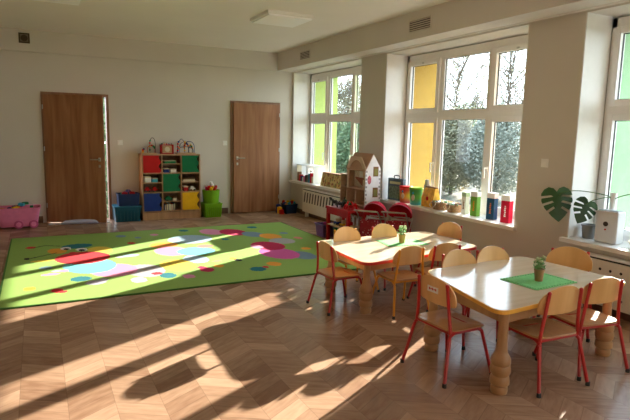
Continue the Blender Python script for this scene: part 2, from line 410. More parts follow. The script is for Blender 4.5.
# ------------------------------------------------------------------ ceiling lamps, grilles, switches
def lamp(x, y, label):
    r = thing('ceiling_light', label, 'ceiling light', (x, y, H - .06), 0, 'square ceiling lights')
    f = B(); box(f, -.31, .31, -.31, .31, .02, .06, .004); link('housing', f, M_white, r)
    d = B(); box(d, -.29, .29, -.29, .29, 0, .02, .004); link('diffuser', d, P('frosted diffuser', (.92, .92, .93), .3, var=.01), r)
lamp(-1.56, -3.04, 'square white ceiling light panel near the windows, unlit')
lamp(-4.19, -2.86, 'square white ceiling light panel above the rug, cut by the top of the photo')
def grille(y0, y1, label):
    r = thing('air_grille', label, 'vent', (-.33, (y0 + y1) / 2, 2.81), 0, 'air grilles of the window beam')
    W = (y1 - y0) / 2; f = B()
    for a in ((-.012, 0, -W, W, .06, .072), (-.012, 0, -W, W, -.072, -.06), (-.012, 0, -W, -W + .012, -.06, .06), (-.012, 0, W - .012, W, -.06, .06)): box(f, *a)
    link('frame', f, M_wall, r); bx('backing', M_dark, r, -.004, -.001, -W + .012, W - .012, -.06, .06)
    s = B()
    for k in range(5):
        z = -.048 + k * .024; prism(s, [(-.010, z - .004), (-.004, z + .004), (-.004, z + .010), (-.010, z + .002)], -W + .012, W - .012, axis='y')
    link('slats', s, P('grille slat grey', (.55, .50, .44), .5), r)
grille(-1.41, -1.03, 'small louvred air grille on the beam above the far window')
grille(-4.50, -4.08, 'louvred air grille on the beam above the middle window')
r = thing('air_grille', 'small square dark air grille on the back wall, high above the left door', 'vent', (-4.5, -.05, 2.85))
f = B()
for a in ((-.075, .075, -.012, 0, .055, .075), (-.075, .075, -.012, 0, -.075, -.055), (-.075, -.055, -.012, 0, -.055, .055), (.055, .075, -.012, 0, -.055, .055)): box(f, *a)
link('frame', f, P('bronze grille frame', (.10, .08, .05), .5), r); bx('backing', P('bronze mesh', (.22, .19, .14), .6), r, -.055, .055, -.004, -.001, -.055, .055)
s = B()
for k in (1, 2, 3): lathe(s, [(.016 * k, 0), (.016 * k, .003), (.016 * k - .004, .003), (.016 * k - .004, 0)], 0, 0, 0, 20)
o = link('rings', s, P('bronze grille frame', (.10, .08, .05)), r); o.rotation_euler = (PI / 2, 0, 0); o.location = (0, -.005, 0)
def switch(x, y, z, rz, label):
    r = thing('light_switch', label, 'switch', (x, y, z), rz, 'wall switches')
    bx('plate', C_WHITE, r, -.042, .042, -.009, 0, -.042, .042, bev=.003); bx('rocker', C_WHITE, r, -.026, .026, -.014, -.009, -.028, .028, bev=.002)
switch(-3.16, 0, 1.29, 0, 'white light switch on the back wall right of the ajar door')
switch(-1.34, 0, 1.30, 0, 'white light switch on the back wall left of the closed door')
switch(0, -5.93, 1.28, PI / 2 + PI, 'white switch with a small dark mark on the pier between the windows')

# ------------------------------------------------------------------ radiator covers
def radiator(y0, y1, label, slots):
    r = thing('radiator_cover', label, 'radiator', (0, y1, 0), 0); W = y1 - y0
    X0, X1, Z0, Z1 = -.11, -.017, .09, .515
    body = B(); box(body, X0, X1, -W, 0, Z0, Z1 - .03, .004); link('panel', body, P('cream radiator panel', (.80, .77, .70), .45, var=.02), r)
    bx('top_grille', M_white, r, X0 - .005, X1, -W, 0, Z1 - .012, Z1); bx('air_gap', M_black, r, X0 + .012, X1, -W + .01, -.01, Z1 - .03, Z1 - .012)
    if slots:
        s = B()
        n = int(W / .105)
        for k in range(n):
            y = -.06 - k * (W - .1) / n
            for hh in ((.27, .45),):
                prism(s, [(y, hh[0]), (y - .040, hh[0]), (y - .075, hh[1]), (y - .035, hh[1])], X0 - .002, X0 + .0, axis='x')
        link('slots', s, M_dark, r)
    else:
        for k in range(9):
            y = -.30 - k * .095; t = B(); lathe(t, [(0, -.002), (.012, -.002), (.012, 0), (0, 0)], 0, 0, 0, 14); s = B()
            merge(s, t, 0, Matrix.Translation((X0, y, .41)) @ Matrix.Rotation(PI / 2, 4, 'Y')); link('air_hole', s, M_black, r)
        h = B(); tube(h, smooth_path([(X0, -.52, .18), (X0 - .03, -.52, .18), (X0 - .03, -.52, .36), (X0, -.52, .36)], 3), .008); link('handle', h, P('dark handle', (.05, .04, .035)), r)
    for y in (-.1, -W + .1): bx('foot', M_white, r, X0 + .02, X1 - .02, y - .02, y + .02, 0, Z0)
radiator(-2.22, -.76, 'white radiator cover with slanted slots under the far window', True)
radiator(-8.5, -6.38, 'cream radiator cover with a row of round holes under the nearest window', False)

# ------------------------------------------------------------------ rug
def rug():
    X0, X1, Y0, Y1 = -4.76, -.80, -4.52, -1.33
    cell = .0165; nx = int((X1 - X0) / cell); ny = int((Y1 - Y0) / cell)
    C = Vector((-4.4088, -9.5895, 1.5279))
    def fl(px, py):
        d = F_ + R_ * ((px - 315) / 538.53) + U_ * ((210 - py) / 538.53); return C + d * (-C.z / d.z)
    base = (.27, .43, .10)
    col = dict(teal=(.02, .28, .27), red=(.62, .03, .04), pink=(.72, .27, .42), grey=(.42, .40, .42), yellow=(.80, .58, .08), orange=(.78, .33, .04), cyan=(.16, .50, .52), lblue=(.35, .50, .58), slate=(.18, .27, .33), crim=(.50, .02, .08), mag=(.62, .10, .32), black=(.02, .02, .02), white=(.8, .8, .8), salmon=(.72, .22, .18), lav=(.45, .42, .50), dteal=(.02, .17, .20))
    el = [(57, 252, 9, 'orange', .8), (77, 247, 15, 'dteal', .35), (100, 251, 12, 'yellow', .8), (66, 249.5, 5, 'white', .9), (82, 250.5, 5.5, 'white', .9), (66.5, 250, 3, 'black', .8), (82, 251, 3.2, 'black', .8), (73, 254, 4, 'red', .6),
          (146, 271.5, 18, 'grey', .8), (114, 271, 23, 'pink', .55), (90, 266.5, 25, 'cyan', .62), (83, 258.5, 26, 'red', .5),
          (31, 248.7, 5, 'red', .5), (27, 260, 3, 'black', .9), (42, 262, 11, 'yellow', .18), (46, 269, 6, 'slate', .5), (58, 272, 6, 'lblue', .3), (51, 275.5, 9, 'pink', .25), (64, 272, 5, 'pink', .5), (30, 290, 6, 'orange', .5), (57, 292, 6, 'red', .6), (63, 293, 4, 'red', .5),
          (81, 280, 10, 'dteal', .45), (96, 283.5, 10, 'lav', .4), (104, 281, 4, 'lav', .8), (139, 281, 8, 'lav', .6), (168, 276.5, 8, 'dteal', .6), (157, 274.5, 5, 'red', .5), (131, 244, 4, 'red', .6), (121, 237, 5, 'slate', .6), (138, 238.5, 3, 'slate', .7), (154, 235.6, 4, 'pink', .6), (130, 256.5, 9, 'lblue', .3), (120, 258, 4, 'lav', .5),
          (190, 240, 22, 'lblue', .45), (211, 232.6, 11, 'pink', .7), (233, 233, 12.5, 'crim', .7), (183.6, 231.4, 5, 'dteal', .5), (252.6, 235, 10, 'slate', .8), (270.5, 237, 10, 'orange', .7), (283.6, 233.8, 4, 'slate', .6), (298, 238.6, 4, 'salmon', .7), (282, 241.7, 13, 'grey', .5), (306, 249.3, 5, 'orange', .5), (252, 228, 5, 'dteal', .5),
          (302, 256, 12.5, 'slate', .8), (279, 254, 18, 'mag', .72), (268, 246.5, 16, 'crim', .6), (257, 247.5, 6, 'pink', .8), (164, 246, 14, 'orange', .45), (172, 252, 17, 'pink', .6), (196, 252, 19, 'cyan', .45), (196, 260, 12, 'lblue', .9), (178, 266, 17, 'yellow', .75),
          (205, 247, 8, 'salmon', .45), (225, 240, 4, 'dteal', .5), (217, 262, 5, 'salmon', .2), (238, 261, 3.5, 'black', .8), (233, 259.5, 3, 'orange', .8), (207, 270.7, 7, 'crim', .6), (202, 268.5, 4, 'crim', .6), (189, 277.4, 6, 'pink', .6), (219, 267, 5, 'orange', .5), (258, 270, 8, 'dteal', .5), (266, 268, 3, 'red', .6), (274, 264.8, 7, 'orange', .6), (92, 300, 0.1, 'pink', 1)]
    E2 = []
    for (px, py, hw, c, k) in el:
        c0 = fl(px, py); rr = (fl(px + hw, py) - fl(px - hw, py)).length / 2
        E2.append((c0.x, c0.y, rr, rr * min(1.5, k * 2.2), col[c]))
    ant = [fl(*p) for p in ((33, 249), (45, 246.5), (60, 247))] ; ant2 = [fl(*p) for p in ((29, 260), (42, 257), (56, 254))]
    def seg(p, a, b_):
        t = max(0, min(1, ((p[0] - a.x) * (b_.x - a.x) + (p[1] - a.y) * (b_.y - a.y)) / ((b_.x - a.x) ** 2 + (b_.y - a.y) ** 2)))
        return math.hypot(p[0] - a.x - t * (b_.x - a.x), p[1] - a.y - t * (b_.y - a.y))
    ca, sa = math.cos(-.1), math.sin(-.1)
    bm = bmesh.new(); lay = bm.loops.layers.float_color.new('col'); V = {}
    for i in range(nx + 1):
        for j in range(ny + 1): V[i, j] = bm.verts.new((X0 + (X1 - X0) * i / nx, Y0 + (Y1 - Y0) * j / ny, .012))
    for i in range(nx):
        x = X0 + (X1 - X0) * (i + .5) / nx
        for j in range(ny):
            y = Y0 + (Y1 - Y0) * (j + .5) / ny; c = base
            for (ex, ey, ra, rb, cc) in E2:
                dx, dy = x - ex, y - ey
                if abs(dx) > ra + .05 or abs(dy) > ra + rb: continue
                u, v = dx * ca - dy * sa, dx * sa + dy * ca
                if (u / ra) ** 2 + (v / max(rb, .03)) ** 2 < 1: c = cc
            for L in (ant, ant2):
                for a_, b2 in zip(L, L[1:]):
                    if seg((x, y), a_, b2) < .014: c = (.05, .07, .03)
            f = bm.faces.new((V[i, j], V[i + 1, j], V[i + 1, j + 1], V[i, j + 1]))
            for lp in f.loops: lp[lay] = (*c, 1)
    edge = bmesh.new()
    me = link('rug', bm, attr_mat('rug pile', .95, .16, 300))
    t = B(); t2 = .018
    for a in ((X0 - t2, X0, Y0 - t2, Y1 + t2, 0, .011), (X1, X1 + t2, Y0 - t2, Y1 + t2, 0, .011), (X0, X1, Y0 - t2, Y0, 0, .011), (X0, X1, Y1, Y1 + t2, 0, .011), (X0, X1, Y0, Y1, 0, .010)): box(t, *a)
    bd = link('border', t, P('dark green rug binding', (.06, .16, .03), .9), me)
    edge.free()
    tag(me, 'large lime green play rug with a colourful caterpillar pattern on the parquet', 'rug')
rug()

# ------------------------------------------------------------------ tables
def round_poly(P4, r, n=7):
    out = []
    for i in range(4):
        p = Vector(P4[i]); a = (Vector(P4[i - 1]) - p).normalized(); c = (Vector(P4[(i + 1) % 4]) - p).normalized()
        s, e = p + a * r, p + c * r
        for k in range(n + 1):
            t = k / n; out.append(tuple((1 - t) ** 2 * s + 2 * t * (1 - t) * p + t * t * e))
    return out
def table(P4, legs, edge, label, TH, cat='table'):
    cx = sum(p[0] for p in P4) / 4; cy = sum(p[1] for p in P4) / 4
    r = thing('activity_table', label, cat, (cx, cy, 0), 0, 'activity tables')
    Q = [(p[0] - cx, p[1] - cy) for p in P4]
    t = B(); prism(t, round_poly([(x * .995, y * .995) for x, y in Q], .11), TH - .024, TH); link('tabletop', t, M_top, r)
    e = B(); outer = round_poly([(x * 1.004, y * 1.006) for x, y in Q], .11); inner = round_poly([(x * .994, y * .993) for x, y in Q], .11)
    n = len(outer)
    for z0, z1 in ((TH - .026, TH - .0015),):
        A = [e.verts.new((*p, z0)) for p in outer]; B_ = [e.verts.new((*p, z1)) for p in outer]; Cc = [e.verts.new((*p, z1)) for p in inner]; Dd = [e.verts.new((*p, z0)) for p in inner]
        for k in range(n):
            j = (k + 1) % n
            for q in ((A[k], A[j], B_[j], B_[k]), (B_[k], B_[j], Cc[j], Cc[k]), (Dd[k], Dd[j], A[j], A[k])): e.faces.new(q)
    link('edge_band', e, edge, r)
    legs = [(x - cx, y - cy) for x, y in legs]
    ap = B()
    for k in range(4):
        a, c = Vector(legs[k]), Vector(legs[(k + 1) % 4]); d = (c - a).normalized(); nn = Vector((-d.y, d.x)) * .011
        prism(ap, [tuple(a + nn), tuple(c + nn), tuple(c - nn), tuple(a - nn)], TH - .095, TH - .025)
    link('apron', ap, M_leg, r)
    for (x, y) in legs:
        l_ = B()
        lathe(l_, [(0, 0), (.046, 0), (.05, .012), (.05, .035), (.046, .045), (.046, .05), (.058, .062), (.058, .085), (.055, .105), (.049, .113), (.058, .125), (.062, .15), (.058, .172), (.054, .18), (.058, .19), (.058, .212), (.050, .232), (.038, .25), (.034, .27), (.031, .30), (.029, TH - .10), (.032, TH - .025)], x, y, 0, 20)
        link('leg', l_, M_leg, r, True)
    return r
table([(-1.99, -4.92), (-2.03, -5.91), (-.60, -5.75), (-.57, -4.87)], [(-1.93, -5.16), (-1.95, -5.82), (-.80, -5.67), (-.76, -5.0)], M_edge_r, 'low children\'s table with a pale top and red edge, the further of the two', .46)
table([(-1.885, -6.50), (-2.09, -7.44), (-.71, -7.32), (-.79, -6.42)], [(-1.95, -6.70), (-1.995, -7.385), (-.875, -7.28), (-.93, -6.6)], M_edge_y, 'low children\'s table with a pale top and yellow edge, nearest the camera', .53)

# ------------------------------------------------------------------ chairs
def make_chair(tube_m):
    r = empty('child_chair')
    def sup(u, e): return max(0.0, 1 - abs(u) ** e) ** (1 / e)
    N = 22; bk = B(); th = .009; rows = []
    for i in range(N + 1):
        u = -1 + 2 * i / N; uu = math.copysign(1 - (1 - abs(u)) ** 1.6, u)
        x = .156 * uu; y = -.140 + .030 * uu * uu
        zt = .485 + .115 * sup(uu, 2.1); zb = .470 - .035 * sup(uu, 5)
        rows.append([bk.verts.new((x, y + (.02 * (.5 - z_) if 0 else 0) - (z - .4) * .12 + o, z)) for (z, z_, o) in ((zb, 0, 0), (zt, 1, 0), (zt, 1, th), (zb, 0, th))])
    for a, c in zip(rows, rows[1:]):
        for k in range(4): bk.faces.new((a[k], a[(k + 1) % 4], c[(k + 1) % 4], c[k]))
    bk.faces.new(rows[0]); bk.faces.new(rows[-1])
    link('backrest', bk, M_beech, r, True)
    st = B(); poly = []
    for k in range(36):
        a = 2 * PI * k / 36; c_, s_ = math.cos(a), math.sin(a)
        poly.append((.163 * math.copysign(abs(c_) ** .42, c_), .01 + .165 * math.copysign(abs(s_) ** .42, s_)))
    rings = []
    for (f_, z) in ((1, .303), (1, .311), (.985, .313), (.75, .310), (.4, .3085)):
        rings.append([st.verts.new((x * f_, .01 + (y - .01) * f_, z - (max(0, y - .12) * .25))) for x, y in poly])
    for a, c in zip(rings, rings[1:]):
        for k in range(36): st.faces.new((a[k], a[(k + 1) % 36], c[(k + 1) % 36], c[k]))
    st.faces.new(rings[-1]); st.faces.new(rings[0])
    link('seat', st, M_beech2, r, True)
    fr = B()
    for s in (-1, 1):
        tube(fr, smooth_path([(s * .120, -.158, .565), (s * .126, -.147, .46), (s * .136, -.139, .36), (s * .145, -.138, .293)], 4), .0105)
        tube(fr, [(s * .145, -.138, .293), (s * .145, .115, .291)], .0105)
        blob(fr, (s * .120, -.158, .567), .0125, sub=2)
    tube(fr, [(-.145, -.135, .290), (.145, -.135, .290)], .009); tube(fr, [(-.145, .09, .290), (.145, .09, .290)], .009)
    link('frame', fr, tube_m, r, True)
    for s in (-1, 1):
        for (ya, yb) in ((-.136, -.205), (.118, .195)):
            l_ = B(); sy = 1 if yb > 0 else -1
            tube(l_, smooth_path([(s * .145, ya - sy * .03, .292), (s * .148, ya + sy * .004, .276), (s * .153, ya + sy * .016, .245), (s * .186, yb, .012)], 4), .0105)
            lo = link('leg', l_, tube_m, r, True)
            c = B(); lathe(c, [(.0, 0), (.013, 0), (.0125, .022), (.0105, .024)], s * .187, yb + sy * .002, 0, 12); link('foot_cap', c, M_rubber, lo)
    return r
pr = make_chair(M_red); po = make_chair(M_orange)
used = {}
def chair(x, y, deg, label, group, src=pr, tall=1.0):
    c = src if src not in used else copy_tree(src)
    used[src] = 1
    c.location = (x, y, 0); c.rotation_euler = (0, 0, math.radians(deg)); c.scale = (1.1 if tall > 1 else 1, 1, tall); tag(c, label, 'chair', group); return c
g1, g2 = 'children\'s chairs around the red-edged table', 'children\'s chairs around the yellow-edged table'
TT = 1.08
cG = chair(-2.06, -6.99, -88, 'red-framed child\'s chair at the left end of the yellow-edged table, white sticker on its backrest', g2, pr, TT)
chair(-1.61, -7.34, -3, 'red-framed child\'s chair on the near side of the yellow-edged table, before the potted plant', g2, pr, TT)
chair(-1.17, -7.31, -8, 'red-framed child\'s chair on the near side of the yellow-edged table, closest to the radiator', g2, pr, TT)
chair(-1.53, -6.60, 180, 'child\'s chair on the far side of the yellow-edged table, left of the pair', g2, pr, TT)
chair(-1.18, -6.60, 178, 'child\'s chair on the far side of the yellow-edged table, right of the pair', g2, pr, TT)
chair(-.70, -6.80, 122, 'child\'s chair at the window end of the yellow-edged table, below the monstera leaves', g2, pr, TT)
chair(-2.08, -5.57, -88, 'red-framed child\'s chair at the left end of the red-edged table, facing the windows', g1)
chair(-1.63, -5.86, -2, 'amber-framed child\'s chair on the near side of the red-edged table', g1, po)
chair(-1.22, -5.87, -12, 'red-framed child\'s chair on the near side of the red-edged table, beside the amber-framed one', g1)
chair(-1.69, -5.16, 180, 'amber-framed child\'s chair on the far side of the red-edged table, with sunlit seat', g1, po)
chair(-1.23, -5.14, 180, 'child\'s chair on the far side of the red-edged table, in front of the doll prams', g1)
chair(-.60, -5.20, 104, 'child\'s chair at the window end of the red-edged table', g1)
s = B(); box(s, -.045, .045, -.1600, -.1588, .50, .535); sk = link('sticker', s, C_WHITE, cG); sk['label'] = 'small white sticker'
s = B()
for k in range(5): box(s, -.03 + k * .013, -.022 + k * .013, -.1612, -.1600, .512 + .003 * (k % 2), .526 - .003 * (k % 2))
link('print', s, C_RED, sk)
sk.location = (0, 0.004, 0)

# ------------------------------------------------------------------ mats and little pots
def placemat(c, z, rz, s, label):
    r = thing('placemat', label, 'placemat', (*c, z), rz, 'green table mats')
    m = B(); n = 14; poly = []
    cor = [(-s, -s * .7), (s, -s * .7), (s, s * .7), (-s, s * .7)]
    for i in range(4):
        a, d = Vector(cor[i]), Vector(cor[(i + 1) % 4]); nn = Vector(((d - a).y, -(d - a).x)).normalized()
        for k in range(n * 2): poly.append(tuple(a.lerp(d, k / (2 * n)) + nn * (.010 if k % 2 else 0)))
    prism(m, poly, .0008, .0035); link('mat', m, M_felt, r)
    e = B()
    for i in range(4):
        a, d = Vector(cor[i]) * .93, Vector(cor[(i + 1) % 4]) * .93
        for k in range(n):
            p = a.lerp(d, (k + .5) / n); q = (d - a).normalized() * .007
            nn = Vector((-q.y, q.x)) * .55
            prism(e, [tuple(p + q + nn), tuple(p - q + nn), tuple(p - q - nn), tuple(p + q - nn)], .0036, .0041)
    link('cutouts', e, P('dark green cut-out', (.03, .16, .03), .9), r)
placemat((-1.32, -7.05), .53, math.radians(3), .215, 'green scalloped felt mat on the yellow-edged table')
placemat((-1.21, -5.31), .46, math.radians(-9), .215, 'green scalloped felt mat on the red-edged table')
M_leaf = leaf_mat('small plant leaves', (.10, .30, .08), (.28, .50, .2), .3)
M_bloss = leaf_mat('pale blossoms', (.62, .75, .5), (.80, .85, .70), .3)
def pot(c, z, pm, label, seed, h=.085, rr=.034):
    rnd = random.Random(seed)
    r = thing('potted_plant', label, 'potted plant', (*c, z + .0042), 0, 'little table plants')
    p = B(); lathe(p, [(0, 0), (rr * .78, 0), (rr, h * .86), (rr * 1.07, h * .86), (rr * 1.07, h), (rr * .95, h), (rr * .9, h * .9), (0, h * .9)], 0, 0, 0, 24); link('pot', p, pm, r, True)
    l_ = B(); bl = B(); st = B()
    for k in range(14):
        a = rnd.uniform(0, 2 * PI); q = Vector((math.cos(a) * rnd.uniform(.01, .045), math.sin(a) * rnd.uniform(.01, .045), h + rnd.uniform(.03, .085)))
        tube(st, [(q.x * .3, q.y * .3, h * .9), (q.x * .7, q.y * .7, (h + q.z) / 2), tuple(q)], .0012, 4)
        for _ in range(9):
            d = Vector((rnd.gauss(0, 1), rnd.gauss(0, 1), rnd.gauss(0, .7))).normalized(); c0 = q + d * rnd.uniform(.004, .02) - Vector((0, 0, rnd.uniform(0, .035)))
            u_ = d.orthogonal().normalized() * .006; l_.faces.new([l_.verts.new(c0 - d * .009), l_.verts.new(c0 + u_), l_.verts.new(c0 + d * .012), l_.verts.new(c0 - u_)])
        if k % 3 != 2:
            for _ in range(5): blob(bl, q + Vector((rnd.uniform(-.008, .008), rnd.uniform(-.008, .008), rnd.uniform(-.002, .008))), .0075, sub=1)
    link('stems', st, M_leaf, r); link('leaves', l_, M_leaf, r)['kind'] = 'stuff'; link('blossoms', bl, M_bloss, r)['kind'] = 'stuff'
pot((-1.325, -7.055), .53, M_terra, 'small brown pot with a pale green flowering plant on the yellow-edged table', 3)
pot((-1.23, -5.33), .46, P('ochre clay pot', (.42, .30, .11), .7), 'small ochre pot with a pale green flowering plant on the red-edged table', 5)

# ------------------------------------------------------------------ cube shelf on the back wall
SX, SW, SH, SD = -2.87, .985, 1.11, .30
sf = thing('cubby_shelf', 'wooden cubby shelf with red, green, blue and yellow doors against the back wall', 'shelf', (SX, -.02, 0))
b = B(); pt = .018
box(b, 0, pt, -SD, 0, 0, SH); box(b, SW - pt, SW, -SD, 0, 0, SH); box(b, 0, SW, -SD, 0, SH - pt, SH)
cw = (SW - pt) / 3; rows_z = [.13, .455, .78]; rh = .325
for k in (1, 2): box(b, k * cw, k * cw + pt, -SD, 0, .12, SH - pt)
for z in rows_z: box(b, pt, SW - pt, -SD, 0, z, z + pt)
box(b, pt, SW - pt, -SD + .01, -SD + .028, 0, .12)
link('body', b, C_SHELF, sf); bx('back_panel', C_INNER, sf, pt, SW - pt, -.008, -.002, .12, SH - pt)
M_shelf_doors = {(0, 2): C_RED, (2, 2): C_GREEN, (1, 1): C_GREEN, (0, 0): C_BLUE, (2, 0): C_YEL}
for cx_ in range(3):
    for rz_ in range(3):
        x0 = cx_ * cw + pt + .004; x1 = (cx_ + 1) * cw - .004; z0 = rows_z[rz_] + pt + .003; z1 = (rows_z[rz_] + rh) - .004 if rz_ < 2 else SH - pt - .004
        if (cx_, rz_) in M_shelf_doors:
            d = B(); poly = [(x0, z0), (x1 - .02, z0)]
            for k in range(25): poly.append((x1 - .025 + .018 * math.sin(k / 24 * 4 * PI + (1 if cx_ else 0)), z0 + (z1 - z0) * k / 24))
            poly.append((x0, z1)); prism(d, poly, -SD - .012, -SD + .002, axis='y'); dd = link('door', d, M_shelf_doors[cx_, rz_], sf)
            dd['label'] = {(0, 2): 'red', (2, 2): 'green', (1, 1): 'green', (0, 0): 'blue', (2, 0): 'yellow'}[cx_, rz_] + ' wavy-edged door'
        else:
            bx('middle_shelf', C_SHELF, sf, x0 - .004, x1 + .004, -SD + .01, -.008, (z0 + z1) / 2 - .006, (z0 + z1) / 2 + .006)
# contents of the open cells
rnd = random.Random(4)
cols = [C_WHITE, C_RED, C_GREEN, C_CREAM, C_BLUE, C_BROWN, C_DRED, C_CYAN, C_CREAM]
def sitem(cx_, rz_, lvl, kind, dx, wd, ht, m, label):
    dx *= .86; wd *= .86
    x0 = SX + cx_ * cw + pt + .012 + dx; z0 = rows_z[rz_] + pt
    z = z0 + .0005 if lvl == 0 else (z0 + ((rows_z[rz_] + rh) if rz_ < 2 else SH - pt)) / 2 + .0075
    y = -.02 - SD + .035
    if kind == 'book':
        r = thing('picture_book', label, 'book', (x0, y, z), 0, 'books in the cubby shelf')
        bx('cover', m, r, 0, wd, 0, .2, 0, ht); bx('pages', C_CREAM, r, .003, wd - .003, -.001, .2, .004, ht - .004)
    elif kind == 'box':
        r = thing('toy_box', label, 'box', (x0, y, z), 0, 'toy boxes in the cubby shelf')
        bx('body', m, r, 0, wd, 0, .18, 0, ht * .8, bev=.004); bx('lid', C_CREAM if m is not C_CREAM else C_BROWN, r, -.003, wd + .003, -.003, .183, ht * .8, ht, bev=.003)
    else:
        r = thing('toy_car', label, 'toy car', (x0, y, z), 0, 'toy cars in the cubby shelf')
        q = B(); prism(q, [(0, .015), (wd, .015), (wd, ht * .55), (wd * .75, ht * .6), (wd * .62, ht), (wd * .25, ht), (wd * .12, ht * .6), (0, ht * .5)], .0, .07, axis='y'); link('body', q, m, r)
        for xx in (.2, .8):
            for yy in (-.004, .066):
                t = B(); lathe(t, [(0, 0), (.016, 0), (.016, .008), (0, .008)], 0, 0, 0, 12); q = B(); merge(q, t, 0, Matrix.Translation((wd * xx, yy + .008, .016)) @ Matrix.Rotation(PI / 2, 4, 'X')); link('wheel', q, M_black, r)
sitem(1, 2, 1, 'box', .03, .22, .05, C_GREEN, 'flat green box in the top middle cubby, upper level')
sitem(1, 2, 0, 'box', .02, .10, .07, C_BLUE, 'blue box in the top middle cubby, lower level left')
sitem(1, 2, 0, 'box', .15, .11, .06, C_WHITE, 'white box in the top middle cubby, lower level right')
sitem(0, 1, 1, 'box', .02, .12, .10, C_WHITE, 'tall white box in the left middle cubby, upper level')
sitem(0, 1, 1, 'box', .16, .11, .07, C_CYAN, 'cyan box in the left middle cubby, upper level right')
sitem(0, 1, 0, 'car', .02, .11, .08, C_RED, 'red toy car in the left middle cubby, lower level left')
sitem(0, 1, 0, 'car', .16, .11, .08, C_RED, 'red toy car in the left middle cubby, lower level right')
sitem(2, 1, 1, 'box', .02, .24, .05, C_CREAM, 'flat cream box in the right middle cubby, upper level')
sitem(2, 1, 0, 'box', .03, .09, .08, C_DRED, 'dark red box in the right middle cubby, lower level left')
sitem(2, 1, 0, 'car', .15, .12, .08, C_WHITE, 'white toy car in the right middle cubby, lower level right')
sitem(1, 0, 1, 'car', .04, .13, .08, C_GREEN, 'green toy car in the bottom middle cubby, upper level left')
sitem(1, 0, 1, 'box', .19, .07, .06, C_CREAM, 'small cream box in the bottom middle cubby, upper level right')
for k in range(6): sitem(1, 0, 0, 'book', .02 + k * .036, .028, .10 + .008 * (k % 3), [C_BLUE, C_BROWN, C_TEAL, C_CREAM, C_DRED, C_NAVY][k], ['blue', 'brown', 'teal', 'cream', 'dark red', 'navy'][k] + ' book standing in the bottom middle cubby')

# bead mazes on the shelf
def bead_maze(x, wdt, loops, label, wm, base_m, seed):
    rnd = random.Random(seed)
    r = thing('bead_maze', label, 'toy', (x, -.19, SH + .0005), 0, 'bead mazes on the cubby shelf')
    bx('base', base_m, r, -wdt / 2, wdt / 2, -.08, .08, 0, .022, bev=.004)
    for k, (xa, xb, h, m_) in enumerate(loops):
        y = -.05 + .1 * (k % 3) / 2
        L = smooth_path([(xa, y, .02), (xa, y, h * .7), ((xa * 2 + xb) / 3, y, h), ((xa + 2 * xb) / 3, -y, h), (xb, -y, h * .7), (xb, -y, .02)], 6)
        q = B(); tube(q, L, .005, 6); wi = link('wire', q, m_, r, True)
        for j in range(4):
            q = B(); p = L[int(len(L) * (.08 + .07 * j + .5 * (k % 2)))]; blob(q, p, .017, sub=2); link('bead', q, [C_RED, C_YEL, C_BLUE, C_GREEN, C_ORG][rnd.randrange(5)], wi, True)
bead_maze(SX + .14, .24, [(-.1, .02, .10, M_steel), (-.02, .1, .14, C_RED), (.03, .10, .26, M_black)], 'bead maze toy with a tall black loop on the left of the cubby shelf', M_black, C_TOYWOOD, 1)
bead_maze(SX + .76, .32, [(-.14, 0, .25, C_NAVY), (-.1, .05, .2, C_NAVY), (0, .14, .21, C_BLUE), (.05, .13, .15, M_black), (-.13, .13, .12, C_NAVY)], 'wide bead maze toy with dark blue loops on the right of the cubby shelf', C_NAVY, C_TOYWOOD, 2)
r = thing('activity_cube', 'red-framed wooden activity box toy in the middle on top of the cubby shelf', 'toy', (SX + .44, -.19, SH + .0005))
q = B()
for x in (-.105, .085):
    for y in (-.06, .045): box(q, x, x + .02, y, y + .015, 0, .16)
for z in (0, .145): box(q, -.105, .105, -.06, .06, z, z + .016)
link('frame', q, C_DRED, r); bx('panel', C_TOYWOOD, r, -.08, .08, -.045, .04, .02, .14)
q = B()
t = B(); lathe(t, [(0, 0), (.042, 0), (.042, .006), (0, .006)], 0, 0, 0, 20); merge(q, t, 0, Matrix.Translation((0, -.046, .08)) @ Matrix.Rotation(PI / 2, 4, 'X')); link('dial', q, C_CREAM, r)
for k in range(5):
    q = B(); blob(q, (-.08 + .04 * k, 0, .171), .011, sub=2); link('bead', q, [C_GREEN, C_YEL, C_RED, C_BLUE, C_GREEN][k], r, True)

# ------------------------------------------------------------------ storage boxes
def tray(bm, w0, d0, w1, d1, h, t=.006, r=.02):
    def rp4(w, d): return round_poly([(-w / 2, -d / 2), (w / 2, -d / 2), (w / 2, d / 2), (-w / 2, d / 2)], r, 4)
    rings = [(rp4(w0, d0), 0), (rp4(w1, d1), h), (rp4(w1 + .02, d1 + .02), h), (rp4(w1 + .02, d1 + .02), h + .008), (rp4(w1 - 2 * t, d1 - 2 * t), h + .008), (rp4(w0 - 2 * t, d0 - 2 * t), .008)]
    R = [[bm.verts.new((x, y, z)) for x, y in pl] for pl, z in rings]; n = len(R[0])
    for a, c in zip(R, R[1:]):
        for k in range(n): bm.faces.new((a[k], a[(k + 1) % n], c[(k + 1) % n], c[k]))
    bm.faces.new(R[0]); bm.faces.new(R[-1])
def container(name, x, y, z, w0, d0, w1, d1, h, m, label, cat='box', lid=None, ribs=0, group=None):
    r = thing(name, label, cat, (x, y, z), 0, group); q = B(); tray(q, w0, d0, w1, d1, h); link('body', q, m, r, True)
    if lid:
        q = B(); prism(q, round_poly([(-w1 / 2 - .015, -d1 / 2 - .015), (w1 / 2 + .015, -d1 / 2 - .015), (w1 / 2 + .015, d1 / 2 + .015), (-w1 / 2 - .015, d1 / 2 + .015)], .03, 4), h + .0085, h + .022); link('lid', q, lid, r)
    if ribs:
        q = B()
        for k in range(ribs):
            xx = -w0 / 2 + w0 * (k + .5) / ribs; box(q, xx - .006, xx + .006, -d1 / 2 - .006, -d0 / 2 + .004, .02, h * .75)
        link('ribs', q, m, r)
    return r
